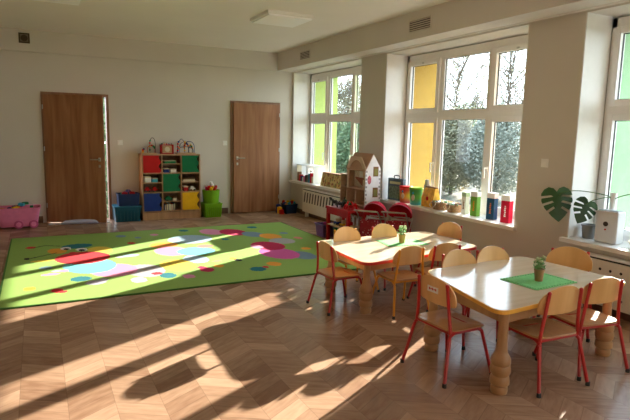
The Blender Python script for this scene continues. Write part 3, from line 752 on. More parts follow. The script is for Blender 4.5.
container('storage_box', -3.115, -.215, 0, .38, .28, .41, .32, .235, C_TEAL, 'large teal lidded storage box on the floor left of the cubby shelf', lid=P('blue-green lid', (.03, .17, .25), .35), ribs=7)
container('storage_basket', -3.09, -.215, .2595, .32, .24, .34, .27, .19, C_DBLUE, 'smaller dark blue basket filled with toys on the teal storage box', 'basket')
container('storage_crate', -1.67, -.24, 0, .29, .26, .32, .30, .235, C_LIME, 'lime green crate on the floor right of the cubby shelf', 'crate', ribs=8)
def tub(name, x, y, z, r0, r1, h, m, label, cat='bucket', rim=None):
    r = thing(name, label, cat, (x, y, z)); q = B()
    lathe(q, [(0, 0), (r0, 0), (r1, h), (r1 + .006, h), (r1 + .006, h + .01), (r1 - .004, h + .01), (r0 - .004, .008), (0, .008)], 0, 0, 0, 28); link('body', q, m, r, True); return r
tub('round_basket', -1.675, -.24, .2445, .135, .152, .22, C_LIME, 'round lime green tub heaped with soft toys on the green crate', 'basket')
def heap(n, cx, cy, z, sx_, sy_, name, label, grp, seed, kinds, r0=.03, r1=.05):
    rnd = random.Random(seed)
    for k in range(n):
        m, cn = kinds[k % len(kinds)]; a = 2 * PI * k / n + .3; rad = .62 if k < n * .7 else .15
        x, y = cx + math.cos(a) * sx_ * rad, cy + math.sin(a) * sy_ * rad; zz = z + (.0 if k < n * .7 else .05) + rnd.uniform(0, .012); rr = rnd.uniform(r0, r1)
        pos = ('front' if y < cy - sy_ * .2 else 'back' if y > cy + sy_ * .2 else 'middle') + (' left' if x < cx - sx_ * .2 else ' right' if x > cx + sx_ * .2 else ' centre')
        yield k, m, cn, x, y, zz, rr, pos
for k, m, cn, x, y, z, rr, pos in heap(9, -1.675, -.24, .455, .12, .11, '', '', '', 3, [(C_RED, 'red'), (C_YEL, 'yellow'), (C_PINK, 'pink'), (C_WHITE, 'white'), (C_MAG, 'magenta')]):
    r = thing('soft_toy', '%s soft toy in the %s of the round lime green tub' % (cn, pos), 'toy', (x, y, z), k, 'soft toys in the green tub')
    q = B(); blob(q, (0, 0, rr * .9), rr, sub=2, sc=(1, .9, .9)); link('body', q, m, r, True)
    q = B(); blob(q, (rr * .7, 0, rr * 1.7), rr * .6, sub=2); blob(q, (rr * .7, rr * .45, rr * 2.2), rr * .22, sub=1); blob(q, (rr * .7, -rr * .45, rr * 2.2), rr * .22, sub=1); link('head', q, m, r, True)
for k, m, cn, x, y, z, rr, pos in heap(7, -3.09, -.215, .425, .12, .08, '', '', '', 5, [(C_DRED, 'dark red'), (C_NAVY, 'navy'), (C_PURP, 'purple'), (C_GREEN, 'green')]):
    r = thing('toy_brick', '%s toy in the %s of the dark blue basket' % (cn, pos), 'toy', (x, y, z), k * .7, 'toys in the dark blue basket')
    bx('body', m, r, -rr, rr, -rr * .6, rr * .6, 0, rr * .9, bev=.003); bx('studs', m, r, -rr * .7, rr * .7, -rr * .3, rr * .3, rr * .9, rr * 1.1)
def brick(x, y, z, rz, m, label, grp, s=1.0):
    r = thing('toy_brick', label, 'toy brick', (x, y, z), rz, grp); bx('body', m, r, -.032 * s, .032 * s, -.016 * s, .016 * s, 0, .024 * s)
    q = B()
    for xx in (-.022, -.0075, .0075, .022):
        for yy in (-.008, .008): lathe(q, [(.0045 * s, 0), (.0045 * s, .005 * s), (0, .005 * s)], xx * s, yy * s, .024 * s, 8)
    link('studs', q, m, r)

# pink wheeled toy box
pk = thing('wheeled_toy_box', 'pink plastic toy box on wheels by the back wall left of the ajar door', 'toy box', (-4.70, -.30, 0))
q = B(); tray(q, .50, .30, .60, .36, .28, r=.06); o = link('body', q, C_PINK, pk, True); o.location = (0, 0, .025)
for x in (-.0, .20):
    for y in (-.175, .155):
        t = B(); lathe(t, [(0, 0), (.058, 0), (.062, .005), (.062, .017), (.058, .022), (0, .022)], 0, 0, 0, 26); q = B(); merge(q, t, 0, Matrix.Translation((x, y + (.011), .0625)) @ Matrix.Rotation(PI / 2, 4, 'X')); wh = link('wheel', q, P('dark pink wheel', (.50, .09, .22), .35), pk, True)
        t = B(); lathe(t, [(0, 0), (.036, 0), (.036, .005), (0, .008)], 0, 0, 0, 22); q = B(); merge(q, t, 0, Matrix.Translation((x, y - .011, .0625)) @ Matrix.Rotation(PI / 2, 4, 'X')); link('hubcap', q, C_PINK, wh, True)
names = [(C_ORG, 'orange'), (C_YEL, 'yellow'), (C_BLUE, 'blue'), (C_GREEN, 'green'), (C_RED, 'red'), (C_CYAN, 'cyan')]
rnd = random.Random(9)
for k in range(15):
    m, cn = names[k % 6]; x = -4.70 + rnd.uniform(-.24, .24); y = -.30 + rnd.uniform(-.12, .11); hgt = max(0, .10 * (1 - ((x + 4.62) / .16) ** 2))
    brick(x, y, .262 + hgt * rnd.uniform(.5, 1), rnd.uniform(0, 3), m, '%s toy brick %s the pink wheeled box, %s' % (cn, 'heaped high in' if hgt > .04 else 'lying low in', 'at its left end' if x < -4.86 else 'left of its middle' if x < -4.7 else 'right of its middle' if x < -4.54 else 'at its right end') + (', back' if y > -.27 else ', front'), 'toy bricks in the pink box', 1.3)
q = B(); box(q, -.24, .24, -.12, .12, .10, .25); o = link('brick_fill', q, C_ORG, pk); o['kind'] = 'stuff'

# pale blue door snake
sn = thing('draught_excluder', 'pale blue padded draught excluder with thin ends on the floor before the ajar door', 'draught excluder', (-3.86, -.33, 0), math.radians(-5))
q = B(); Ls = [(-.27, .005), (-.26, .02), (-.20, .045), (-.1, .052), (0, .054), (.1, .052), (.24, .045), (.31, .02), (.32, .005)]
rings = [[q.verts.new((x, r_ * math.cos(2 * PI * k / 12), r_ * .7 * (1 + math.sin(2 * PI * k / 12)))) for k in range(12)] for x, r_ in Ls]
for a, c in zip(rings, rings[1:]):
    for k in range(12): q.faces.new((a[k], a[(k + 1) % 12], c[(k + 1) % 12], c[k]))
q.faces.new(rings[0]); q.faces.new(rings[-1]); link('pad', q, P('pale blue fabric', (.50, .53, .72), .6), sn, True)
for s_, e_ in ((-.27, -.44), (.32, .46)): q = B(); tube(q, [(s_, 0, .008), (e_, 0, .008)], .007); link('tie', q, P('white cord', (.6, .6, .66)), sn)

# block crate in the far corner
cr = thing('block_crate', 'blue crate of colourful building blocks on the floor in the corner under the far window', 'crate', (-.18, -.34, 0))
q = B(); tray(q, .22, .20, .25, .23, .17); link('body', q, C_DBLUE, cr, True)
for k in range(12):
    m, cn = names[(k * 5) % 6]; r = thing('building_block', '%s building block in the blue corner crate, %s row' % (cn, ['near', 'middle', 'far'][k // 4]), 'block', (-.18 + .062 * ((k % 4) - 1.5), -.34 + .06 * ((k // 4) - 1), .13 + .028 * ((k * 7) % 3)), k * .5, 'blocks in the corner crate')
    bx('body', m, r, -.028, .028, -.022, .022, 0, .05, bev=.004); bx('peg', m, r, -.012, .012, -.012, .012, .05, .058)
for k, (dx, dy, m, cn) in enumerate(((-.20, -.09, C_RED, 'red'), (-.20, .0, C_YEL, 'yellow'), (-.19, .08, C_BLUE, 'blue'))):
    r = thing('building_block', '%s building block on the floor beside the blue corner crate' % cn, 'block', (-.18 + dx, -.34 + dy, 0), .2 * k, 'blocks beside the corner crate')
    bx('body', m, r, -.035, .035, -.035, .035, 0, .08 + .04 * k, bev=.004); bx('peg', m, r, -.015, .015, -.015, .015, .08 + .04 * k, .09 + .04 * k)

# ------------------------------------------------------------------ far window sill: white box, books, picture box
wb = thing('white_book_box', 'open white box with books standing in front of it on the far window sill', 'box', (.06, -.85, ZS + .0005))
q = B(); W_, D_, H_ = .72, .24, .32
box(q, 0, D_, 0, .012, 0, H_); box(q, 0, D_, W_ - .012, W_, 0, H_); box(q, .075, .087, .012, W_ - .25, 0, H_); box(q, 0, D_, .012, W_ - .012, H_ - .012, H_)
link('case', q, leaf_mat('translucent white board', (.80, .80, .78), (.84, .84, .83), .45, .4), wb); bx('side_panel', C_CREAM, wb, .0, .10, W_ - .0135, W_ - .0125, .01, H_ - .014)
q = B(); box(q, .071, .0748, .20, .30, .20, .22); box(q, .071, .0748, .24, .26, .13, .20); link('clip', q, M_black, wb)
spec = [('brown', C_BROWN, .17), ('red', C_RED, .12), ('dark navy', C_NAVY, .10), ('white', C_WHITE, .08), ('pink', C_PINK, .11), ('black', M_black, .13), ('dark grey', M_grey, .14), ('cyan', C_CYAN, .17), ('crimson', C_CRIMSON, .18), ('cream', C_CREAM, .12)]
y = -.17
for cn, m, h in spec:
    wd = .045; r = thing('picture_book', '%s book standing in the white box on the far window sill' % cn, 'book', (.062, y - wd, ZS + .001), 0, 'books on the far window sill')
    bx('cover', m, r, 0, .068, 0, wd, 0, h); bx('pages', C_CREAM, r, .002, .0685, .004, wd - .004, .003, h - .003); y -= wd + .022
pb = thing('picture_box', 'long patterned brown and yellow box lying on the far window sill', 'box', (.05, -1.90, ZS + .0005))
def mottled():
    m, n, l, bb = principled('mottled floral print'); t = n.new('ShaderNodeTexCoord'); v = n.new('ShaderNodeTexVoronoi'); v.inputs['Scale'].default_value = 26; r = n.new('ShaderNodeValToRGB'); r.color_ramp.interpolation = 'CONSTANT'
    cs = [(0, (.55, .38, .12)), (.25, (.30, .10, .04)), (.4, (.62, .5, .22)), (.65, (.24, .26, .08)), (.8, (.6, .42, .15))]
    while len(r.color_ramp.elements) < len(cs): r.color_ramp.elements.new(.5)
    for e, (p, c) in zip(r.color_ramp.elements, cs): e.position = p; e.color = (*c, 1)
    s = n.new('ShaderNodeSeparateColor'); l.new(t.outputs['Object'], v.inputs['Vector']); l.new(v.outputs['Color'], s.inputs[0]); l.new(s.outputs[0], r.inputs[0]); l.new(r.outputs[0], bb.inputs['Base Color']); return m
M_mot = mottled()
q = B(); prism(q, [(0, 0), (.16, 0), (.16, .20), (.05, .23)], 0, .76, axis='y'); link('body', q, M_mot, pb); bx('edge_strip', C_BROWN, pb, .045, .165, -.004, .764, .228, .236)

# ------------------------------------------------------------------ dollhouse
DX, DY = -.125, -3.28
dh = thing('dollhouse', 'tall wooden dollhouse with a white gabled side by the pier left of the middle window', 'dollhouse', (DX, DY, 0))
dh.scale = (1, 1, .975)
# local x: -.25 (open front) .. 0 ; local y: 0 (near gable) .. .68 ; .50-.68 is the lower annexe
DW = wood('dollhouse plywood', (.52, .35, .24), (.62, .44, .32), .6, axis=1); DI = P('dollhouse wallpaper', (.62, .54, .46), .8, var=.2, scale=40)
q = B(); prism(q, [(-.25, 0), (0, 0), (0, 1.07), (-.125, 1.27), (-.25, 1.03)], -.008, 0, axis='y'); gf = link('gable_wall', q, P('white printed board', (.76, .75, .76), .6), dh)
for (xa, xb, za, zb) in ((-.125, -.04, .96, 1.10), (-.125, -.04, .66, .80)):
    q = B(); box(q, xa, xb, -.010, -.008, za, zb); wo = link('window_print', q, C_BROWN, gf)
    q = B(); box(q, xa + .015, xb - .008, -.0115, -.010, za + .015, zb - .03); link('pane_print', q, P('olive print', (.22, .2, .05), .6), wo)
q = B(); blob(q, (-.185, -.009, .91), .04, sub=2, sc=(.8, .05, 1.6)); link('flower_print', q, P('rose print', (.5, .12, .14), .6, var=.6, scale=60), gf)
q = B()
for z in range(14):
    for xx, dd in ((-.249, 1), (-.001, -1)):
        wdt = .030 if z % 2 else .018; a_, b_ = sorted((xx, xx + dd * wdt)); box(q, a_, b_, -.0095, -.008, .30 + z * .055, .33 + z * .055)
link('stone_print', q, P('grey stone print', (.35, .33, .33), .7), gf)['kind'] = 'stuff'
q = B(); box(q, -.25, 0, .0, .010, 0, 1.0); box(q, -.25, 0, .49, .50, 0, 1.02); box(q, -.25, 0, .67, .68, 0, .96); box(q, -.25, 0, .25, .26, 0, .76)
link('partitions', q, DW, dh)
bx('back_wall', DI, dh, -.012, 0, .01, .67, 0, .94)
q = B()
for z in (.02, .28, .52, .76): box(q, -.25, -.012, .01, .67, z, z + .012)
box(q, -.25, -.012, .50, .67, .945, .957); link('floors', q, DW, dh)
q = B(); N = 16
arc_i = [(.25 - .19 * math.cos(PI * k / N), .98 + .20 * math.sin(PI * k / N)) for k in range(N + 1)]
prism(q, [(.0, .77), (.0, 1.08), (.11, 1.235), (.39, 1.235), (.50, 1.08), (.50, .77), (.44, .77)] + arc_i[::-1] + [(.06, .77)], -.25, -.24, axis='x'); link('roof_arch', q, DW, dh)
q = B(); prism(q, [(-.26, 1.04), (-.125, 1.285), (.008, 1.07), (-.002, 1.06), (-.125, 1.262), (-.248, 1.03)], .0, .50, axis='y'); link('roof', q, P('roof board', (.46, .29, .20), .7), dh)
q = B(); box(q, -.13, -.12, .02, .48, .78, 1.06); link('attic_wall', q, DI, dh)
q = B(); prism(q, [(.22, .90), (.34, .90)] + [(.28 + .06 * math.cos(PI * k / 8), 1.01 + .06 * math.sin(PI * k / 8)) for k in range(9)], -.134, -.13, axis='x'); link('arched_window', q, C_WHITE, dh)
for (ya, yb, za, zb) in ((.54, .64, .60, .78), (.54, .64, .36, .46), (.32, .42, .60, .72)):
    q = B(); box(q, -.02, -.012, ya, yb, za, zb); link('window_print', q, C_WHITE, dh)
q = B(); prism(q, [(-.262, .94), (-.13, .80), (-.13, .785), (-.262, .925)], .02, .24, axis='y'); o = link('balcony', q, P('brick-red card', (.30, .10, .06), .7), dh)
for k, (x, y, z, m, lb) in enumerate(((-.15, .58, .292, C_TOYWOOD, 'chair'), (-.15, .38, .532, C_BROWN, 'table'), (-.15, .16, .532, C_TOYWOOD, 'bed'), (-.15, .58, .532, C_DRED, 'armchair'))):
    r = thing('dollhouse_' + lb, 'tiny %s inside the tall dollhouse' % lb, 'dollhouse furniture', (DX + x, DY + y, z * .975 + .0008))
    bx('seat' if 'chair' in lb else 'top', m, r, -.03, .03, -.03, .03, .03, .045); bx('back', m, r, .022, .03, -.03, .03, .045, .10)
    for a in (-.03, .024):
        for c in (-.03, .024): bx('leg', m, r, a, a + .006, c, c + .006, 0, .03)

# ------------------------------------------------------------------ red play table, crates, toys on it
rt = thing('red_play_shelf', 'red wooden play stand with open sides in front of the dollhouse', 'play stand', (-.78, -3.52, 0))
q = B()
RW, RD, RH = .60, .30, .50
q.free()
for x in (0, RD - .045):
    for y in (0, RW - .045): bx('leg', C_DRED, rt, x, x + .045, y, y + .045, 0, RH - .02, bev=.004)
q = B(); box(q, -.01, RD + .01, -.01, RW + .01, RH - .02, RH + .005, .005); link('top', q, C_DRED, rt)
for xr in (.005, RD - .018): bx('rail', C_DRED, rt, xr, xr + .013, .045, RW - .045, RH - .10, RH - .02)
bx('lower_shelf', C_TOYWOOD, rt, .0, RD, .0 + .045, RW - .045, .24, .255)
for k in range(4):
    q = B(); tube(q, smooth_path([(RD - .03, .10 + k * .11, .256), (RD - .03, .10 + k * .11, .36), (RD - .03, .14 + k * .11, .39), (RD - .03, .18 + k * .11, .36), (RD - .03, .18 + k * .11, .256)], 4), .008); link('rack_hoop', q, C_WHITE, rt, True)
container('toy_crate', -.63, -3.17, 0, .16, .24, .18, .28, .19, C_GREEN, 'dark green crate on the floor inside the red play stand', 'crate')
container('toy_crate', -.62, -2.62, 0, .20, .22, .24, .26, .18, C_PURP, 'purple crate on the floor between the radiator cover and the red play stand', 'crate')
for k in range(6):
    a = 2 * PI * k / 6; m, cn = [(C_PURP, 'purple'), (C_MAG, 'magenta'), (M_black, 'black')][k % 3]
    r = thing('toy_ring', '%s toy ring in the purple crate, %s' % (cn, 'upper' if k > 2 else 'lower'), 'toy', (-.62 + .05 * math.cos(a), -2.62 + .06 * math.sin(a), .15 + .012 * k), 0, 'toys in the purple crate')
    q = B(); tube(q, [(.035 * math.cos(t * PI / 6), .035 * math.sin(t * PI / 6), .01) for t in range(12)] + [(.035, 0, .01)], .009, 6); link('ring', q, m, r, True)
    q = B(); blob(q, (.035, 0, .02), .012, sub=1); link('bead', q, m, r)
# toys on the lower shelf
for k, (y, m, cn, nm) in enumerate(((-3.42, C_TOYWOOD, 'wooden', 'toy_train'), (-3.26, C_YEL, 'yellow', 'toy_train'), (-3.10, C_BLUE, 'blue', 'toy_train'))):
    r = thing(nm, '%s toy wagon on the lower board of the red play stand' % cn, 'toy', (-.70, y, .2555), 0, 'wagons on the red play stand')
    bx('body', m, r, -.03, .05, -.05, .05, .012, .04, bev=.003); q = B(); box(q, -.02, .04, -.04, .01, .04, .085, .003); link('cabin', q, C_TOYWOOD if k else C_RED, r)
    for xx in (-.034, .046):
        for yy in (-.03, .03): t = B(); lathe(t, [(0, 0), (.012, 0), (.012, .008), (0, .008)], 0, 0, 0, 10); q = B(); merge(q, t, 0, Matrix.Translation((xx, yy, .012)) @ Matrix.Rotation(PI / 2, 4, 'Y')); link('wheel', q, M_black, r)
# black and red toy motorbikes / animals on the top
def toy_horse(x, y, z, rz, m, label, s=1.0):
    r = thing('toy_animal', label, 'toy', (x, y, z), rz, 'toy animals on the red play stand')
    q = B(); blob(q, (0, 0, .055 * s), .03 * s, sub=2, sc=(1.5, .7, .8)); tube(q, [(.03 * s, 0, .06 * s), (.055 * s, 0, .095 * s)], .013 * s, 7); blob(q, (.066 * s, 0, .10 * s), .015 * s, sub=2, sc=(1.5, .8, .8)); link('body', q, m, r, True)
    for xx in (-.03, .03):
        for yy in (-.012, .012): q = B(); tube(q, [(xx * s, yy * s, .05 * s), (xx * s * 1.1, yy * s, 0)], .007 * s, 6); link('leg', q, m, r)
    q = B(); tube(q, smooth_path([(-.042 * s, 0, .06 * s), (-.06 * s, 0, .05 * s), (-.065 * s, 0, .02 * s)]), .005 * s, 5); link('tail', q, m, r)
zt = .5055
toy_horse(-.70, -3.02, zt, 2.2, M_black, 'black toy animal at the far left of the red play stand top', 1.1)
toy_horse(-.58, -3.08, zt, 1.0, M_black, 'black toy animal at the far right of the red play stand top', 1.1)
toy_horse(-.70, -3.16, zt, -.4, M_black, 'black toy animal in the middle of the red play stand top', 1.0)
toy_horse(-.57, -3.22, zt, 2.7, P('dark green plastic', (.01, .06, .03)), 'dark green toy animal in the middle of the red play stand top', 1.0)
toy_horse(-.69, -3.32, zt, .6, C_RED, 'red toy animal near the centre of the red play stand top', .9)
toy_horse(-.58, -3.36, zt, 2.0, C_RED, 'red toy animal towards the dollhouse on the red play stand top', .9)
toy_horse(-.69, -3.45, zt, -1.0, C_DRED, 'dark red toy animal at the near end of the red play stand top', .9)

# ------------------------------------------------------------------ doll prams
M_pat = None
def patt():
    m, n, l, bb = principled('red floral pram fabric'); t = n.new('ShaderNodeTexCoord'); v = n.new('ShaderNodeTexVoronoi'); v.inputs['Scale'].default_value = 32; r = n.new('ShaderNodeValToRGB'); r.color_ramp.interpolation = 'LINEAR'
    r.color_ramp.elements[0].position = .22; r.color_ramp.elements[0].color = (.55, .30, .30, 1); r.color_ramp.elements[1].position = .34; r.color_ramp.elements[1].color = (.30, .015, .03, 1)
    l.new(t.outputs['Object'], v.inputs['Vector']); l.new(v.outputs['Distance'], r.inputs[0]); l.new(r.outputs[0], bb.inputs['Base Color']); bb.inputs['Roughness'].default_value = .9; return m
M_pat = patt(); M_ply = P('pale plywood toy', (.50, .30, .15), .5)
def pram(x, y, rz, label, hood_open):
    r = thing('doll_pram', label, 'doll pram', (x, y, 0), rz, 'doll prams by the middle window'); r.scale = (1.1, 1.1, 1.1)
    # faces local -y ; width along x
    q = B()
    for s in (-.13, .13):
        tube(q, smooth_path([(s, -.20, .07), (s, -.02, .27), (s, .16, .48), (s, .26, .52)], 4), .008); tube(q, [(s, .18, .07), (s, -.02, .27), (s, -.2, .40)], .007)
    tube(q, [(-.13, .26, .52), (.13, .26, .52)], .010); tube(q, [(-.13, -.20, .40), (.13, -.20, .40)], .008); tube(q, [(-.15, .18, .07), (.15, .18, .07)], .006); tube(q, [(-.15, -.20, .07), (.15, -.20, .07)], .006)
    link('frame', q, M_steel, r, True)
    for sx_ in (-.15, .15):
        for sy_ in (-.20, .18):
            t = B(); lathe(t, [(.03, -.008), (.066, -.010), (.07, 0), (.066, .010), (.03, .008), (.012, .012), (0, .012)], 0, 0, 0, 22); q = B(); merge(q, t, 0, Matrix.Translation((sx_, sy_, .07)) @ Matrix.Rotation(PI / 2, 4, 'Y')); link('wheel', q, M_rubber, r, True)
    q = B(); prism(q, [(-.20, .22), (-.18, .21), (.04, .24), (.10, .38), (.08, .39), (.02, .27), (-.17, .25), (-.19, .36), (-.205, .36)], -.12, .12, axis='x'); 
    link('seat', q, M_pat, r)
    q = B(); box(q, -.11, .11, .10, .115, .16, .40, .006); link('bumper_pad', q, M_pat, r)
    # hood: part of a sphere shell
    q = B(); Rr = .155; n1, n2 = 14, 14; G = []
    a0, a1 = (math.radians(62), math.radians(205))
    for i in range(n1 + 1):
        a = a0 + (a1 - a0) * i / n1; row = []
        for k in range(n2 + 1):
            t_ = PI * k / n2; rx = -Rr * math.cos(t_) * .92; rad = Rr * math.sin(t_)
            row.append((rx, -.10 + rad * math.cos(a), .44 + rad * math.sin(a)))
        G.append(row)
    V = [[q.verts.new(p) for p in row] for row in G]
    for i in range(n1):
        for k in range(n2):
            q.faces.new((V[i][k], V[i + 1][k], V[i + 1][k + 1], V[i][k + 1]))
    bmesh.ops.remove_doubles(q, verts=q.verts[:], dist=.0008)
    o = link('hood', q, C_CRIMSON, r, True); md = o.modifiers.new('thick', 'SOLIDIFY'); md.thickness = .006
    q = B(); tube(q, [Vector(p) for p in G[0]], .006, 6); link('hood_rim', q, P('pink piping', (.6, .12, .2), .7), r, True)
pram(-.58, -3.80, math.radians(128), 'red doll pram with patterned seat, the one nearer the dollhouse', True)
pram(-.33, -4.02, math.radians(131), 'red doll pram with round open hood against the sill of the middle window', True)

# ------------------------------------------------------------------ middle window sill
z0 = ZS + .0005
r = thing('board_game_case', 'grey-blue case with a carry handle at the left end of the middle window sill', 'case', (.10, -3.37, z0), math.radians(8))
bx('body', P('slate blue case', (.10, .15, .19), .4), r, -.03, .03, -.15, .15, 0, .31, bev=.006)
q = B(); tube(q, smooth_path([(0, -.05, .305), (0, -.05, .345), (0, .05, .345), (0, .05, .305)], 3), .008); link('handle', q, M_black, r)
bx('title_print', P('pale yellow print', (.55, .55, .3), .6), r, -.032, -.03, -.10, .11, .23, .265); bx('picture_print', P('green print', (.16, .25, .18), .6, var=.5, scale=30), r, -.032, -.03, -.12, .12, .03, .20)
def grad(name, stops, axis='Z', lo=0, hi=1):
    m, n, l, bb = principled(name); t = n.new('ShaderNodeTexCoord'); s = n.new('ShaderNodeSeparateXYZ'); mr = n.new('ShaderNodeMapRange'); mr.inputs[1].default_value = lo; mr.inputs[2].default_value = hi
    r = n.new('ShaderNodeValToRGB'); r.color_ramp.interpolation = 'EASE'
    while len(r.color_ramp.elements) < len(stops): r.color_ramp.elements.new(.5)
    for e, (p, c) in zip(r.color_ramp.elements, stops): e.position = p; e.color = (*c, 1)
    l.new(t.outputs['Object'], s.inputs[0]); l.new(s.outputs[axis], mr.inputs[0]); l.new(mr.outputs[0], r.inputs[0]); l.new(r.outputs[0], bb.inputs['Base Color']); bb.inputs['Roughness'].default_value = .4; return m
def sill_tub(x, y, m, lid, label, seed):
    r = thing('toy_tub', label, 'tub', (x, y, z0), 0, 'toy tubs on the middle window sill'); q = B()
    lathe(q, [(0, 0), (.07, 0), (.075, .008), (.088, .205), (0, .205)], 0, 0, 0, 26); link('body', q, m, r, True)
    q = B(); lathe(q, [(0, .206), (.092, .206), (.094, .222), (.087, .230), (0, .230)], 0, 0, 0, 26); link('lid', q, lid, r, True)
    q = B(); blob(q, (-.074, -.035, .10), .033, sub=2, sc=(.35, 1, 1.3)); o = link('picture_print', q, C_CREAM, r, True)
    q = B(); blob(q, (-.083, -.04, .16), .018, sub=2, sc=(.3, 1, 1)); o = link('emblem_print', q, C_CYAN, r, True)
sill_tub(.07, -3.625, grad('red to yellow print', [(0, (.6, .03, .06)), (.5, (.8, .35, .03)), (.9, (.65, .04, .03))], lo=0, hi=.2), C_RED, 'round tub printed red and yellow beside the grey-blue case', 1)
sill_tub(.08, -3.84, grad('green print', [(0, (.05, .35, .35)), (.5, (.12, .5, .08)), (.9, (.05, .3, .06))], lo=0, hi=.2), C_LIME, 'round tub printed green, second from the case', 2)
r = thing('toy_bag', 'yellow tapered paper bag with a dark folded top between the green tub and the basket', 'bag', (.12, -4.09, z0))
q = B(); rr4 = []
for (wx, wy, z, yo) in ((.055, .115, 0, 0), (.055, .12, .12, -.005), (.03, .10, .235, -.02), (.012, .10, .25, -.02)):
    rr4.append([q.verts.new((sx_ * wx, yo + sy_ * wy, z)) for sx_, sy_ in ((-1, -1), (1, -1), (1, 1), (-1, 1))])
for a, c in zip(rr4, rr4[1:]):
    for k in range(4): q.faces.new((a[k], a[(k + 1) % 4], c[(k + 1) % 4], c[k]))
q.faces.new(rr4[0]); q.faces.new(rr4[-1]); link('body', q, P('amber foil', (.75, .40, .04), .35, var=.3, scale=18), r)
q = B(); box(q, -.016, .016, -.13, .09, .247, .265, .003); link('folded_top', q, C_BROWN, r); q = B(); blob(q, (-.052, 0, .11), .03, sub=2, sc=(.3, 1, 1)); link('emblem_print', q, C_RED, r)
r = thing('grey_bottle', 'slim grey bottle standing behind the green tub on the middle window sill', 'bottle', (.29, -3.80, z0)); q = B(); lathe(q, [(0, 0), (.04, 0), (.042, .01), (.042, .25), (.03, .27), (.03, .30), (0, .30)], 0, 0, 0, 18); link('body', q, P('grey bottle plastic', (.32, .29, .29), .4), r, True); q = B(); lathe(q, [(0, .301), (.028, .301), (.028, .325), (0, .325)], 0, 0, 0, 18); link('cap', q, M_grey, r)
M_wick = mat('woven wicker', (.33, .20, .10), .8, var=.5, scale=120, bump=.6)
def wicker(x, y, L, label, seed):
    rnd = random.Random(seed)
    r = thing('wicker_basket', label, 'basket', (x, y, z0), 0, 'wicker baskets on the middle window sill')
    q = B(); lathe(q, [(0, 0), (.10, 0), (.118, .05), (.125, .085), (.13, .085), (.13, .095), (.118, .095), (.108, .05), (.09, .008), (0, .008)], 0, 0, 0, 30, sx=.9, sy=L / .25); link('body', q, M_wick, r, True)
    for s in (-1, 1):
        q = B(); tube(q, smooth_path([(-.118, s * .04, .085), (-.135, s * .05, .06), (-.14, s * .02, .035), (-.14, -s * .01, .03)], 4), .005); link('handle', q, C_CREAM, r, True)
    for k in range(6):
        m, cn = [(C_CREAM, 'cream'), (C_GREEN, 'green'), (C_BROWN, 'brown'), (M_black, 'black')][(k + seed) % 4]
        a = 2 * PI * k / 6; px, py = .055 * math.cos(a), .07 * math.sin(a)
        t = thing('play_food', '%s felt play food in the %s, %s' % (cn, 'larger wicker basket' if seed == 0 else 'smaller wicker basket', ['on its glass side', 'towards the room', 'towards the tall boxes', 'towards the tubs'][0 if px > .04 else 1 if px < -.04 else 2 if py < 0 else 3]), 'toy', (x + px, y + py, z0 + .062), a, 'play food in the baskets')
        q = B(); blob(q, (0, 0, .026), .028, sub=2, sc=(1.5, .8, .8)); link('body', q, m, t, True); q = B(); blob(q, (.035, 0, .034), .012, sub=1); link('tip', q, C_GREEN, t, True)
wicker(.10, -4.32, .22, 'wicker basket with loop handles beside the yellow bag', 0)
wicker(.12, -4.56, .20, 'smaller dark-filled wicker basket next to the larger one on the middle window sill', 2)
def tall_box(x, y, rz, w_, d_, h_, m, tm, label, am):
    r = thing('tall_game_box', label, 'box', (x, y, z0), rz, 'tall game boxes on the middle window sill')
    bx('body', m, r, -d_ / 2, d_ / 2, -w_ / 2, w_ / 2, 0, h_ * .80, bev=.003); bx('lid', tm, r, -d_ / 2 - .002, d_ / 2 + .002, -w_ / 2 - .002, w_ / 2 + .002, h_ * .80, h_, bev=.004)
    q = B()
    for k in range(6):
        zc = h_ * (.22 + .07 * k); box(q, -d_ / 2 - .0015, -d_ / 2, -.012 + .003 * (k % 2), .010 - .003 * (k % 3), zc, zc + h_ * .05)
    link('title_print', q, am, r)
tall_box(.13, -4.73, .1, .06, .07, .26, C_WHITE, P('pale green card', (.45, .6, .4)), 'narrow white box, smallest of the four tall boxes on the middle sill', C_BROWN)
tall_box(.12, -4.905, .15, .09, .07, .285, P('green card', (.16, .38, .05)), C_WHITE, 'green tall box with a white lid on the middle sill', C_ORG)
tall_box(.12, -5.165, .15, .10, .07, .30, P('petrol blue card', (.015, .09, .20)), C_WHITE, 'blue tall box with a white lid on the middle sill', C_ORG)
tall_box(.10, -5.40, .15, .105, .07, .30, P('red card', (.55, .01, .04)), C_WHITE, 'red tall box with a white lid at the near end of the middle sill', C_WHITE)
# ------------------------------------------------------------------ nearest window sill
r = thing('empty_pot', 'grey plastic plant pot standing empty on the nearest window sill', 'pot', (.16, -6.345, z0)); q = B(); lathe(q, [(0, 0), (.050, 0), (.062, .115), (.068, .115), (.068, .13), (.058, .13), (.046, .01), (0, .01)], 0, 0, 0, 26); link('body', q, M_grey, r, True)
q = B(); lathe(q, [(.0, .09), (.055, .09)], 0, 0, 0, 20); q.free() if 0 else link('soil', q, C_BROWN, r)
r = thing('air_purifier', 'white box-shaped air purifier with a round black sensor on the nearest window sill', 'air purifier', (.135, -6.565, z0), math.radians(6))
bx('body', P('cool white plastic', (.66, .68, .72), .35, var=.01), r, -.06, .06, -.10, .10, .004, .29, bev=.01); bx('top_grille', P('grey top grille', (.4, .42, .45)), r, -.045, .045, -.085, .085, .29, .296)
for (zz, rr, m, nm) in ((.175, .022, M_black, 'sensor'), (.125, .008, C_RED, 'status_light')):
    t = B(); lathe(t, [(0, 0), (rr, 0), (rr, .004), (0, .004)], 0, 0, 0, 20); q = B(); merge(q, t, 0, Matrix.Translation((-.060, .005, zz)) @ Matrix.Rotation(-PI / 2, 4, 'Y')); link(nm, q, m, r)
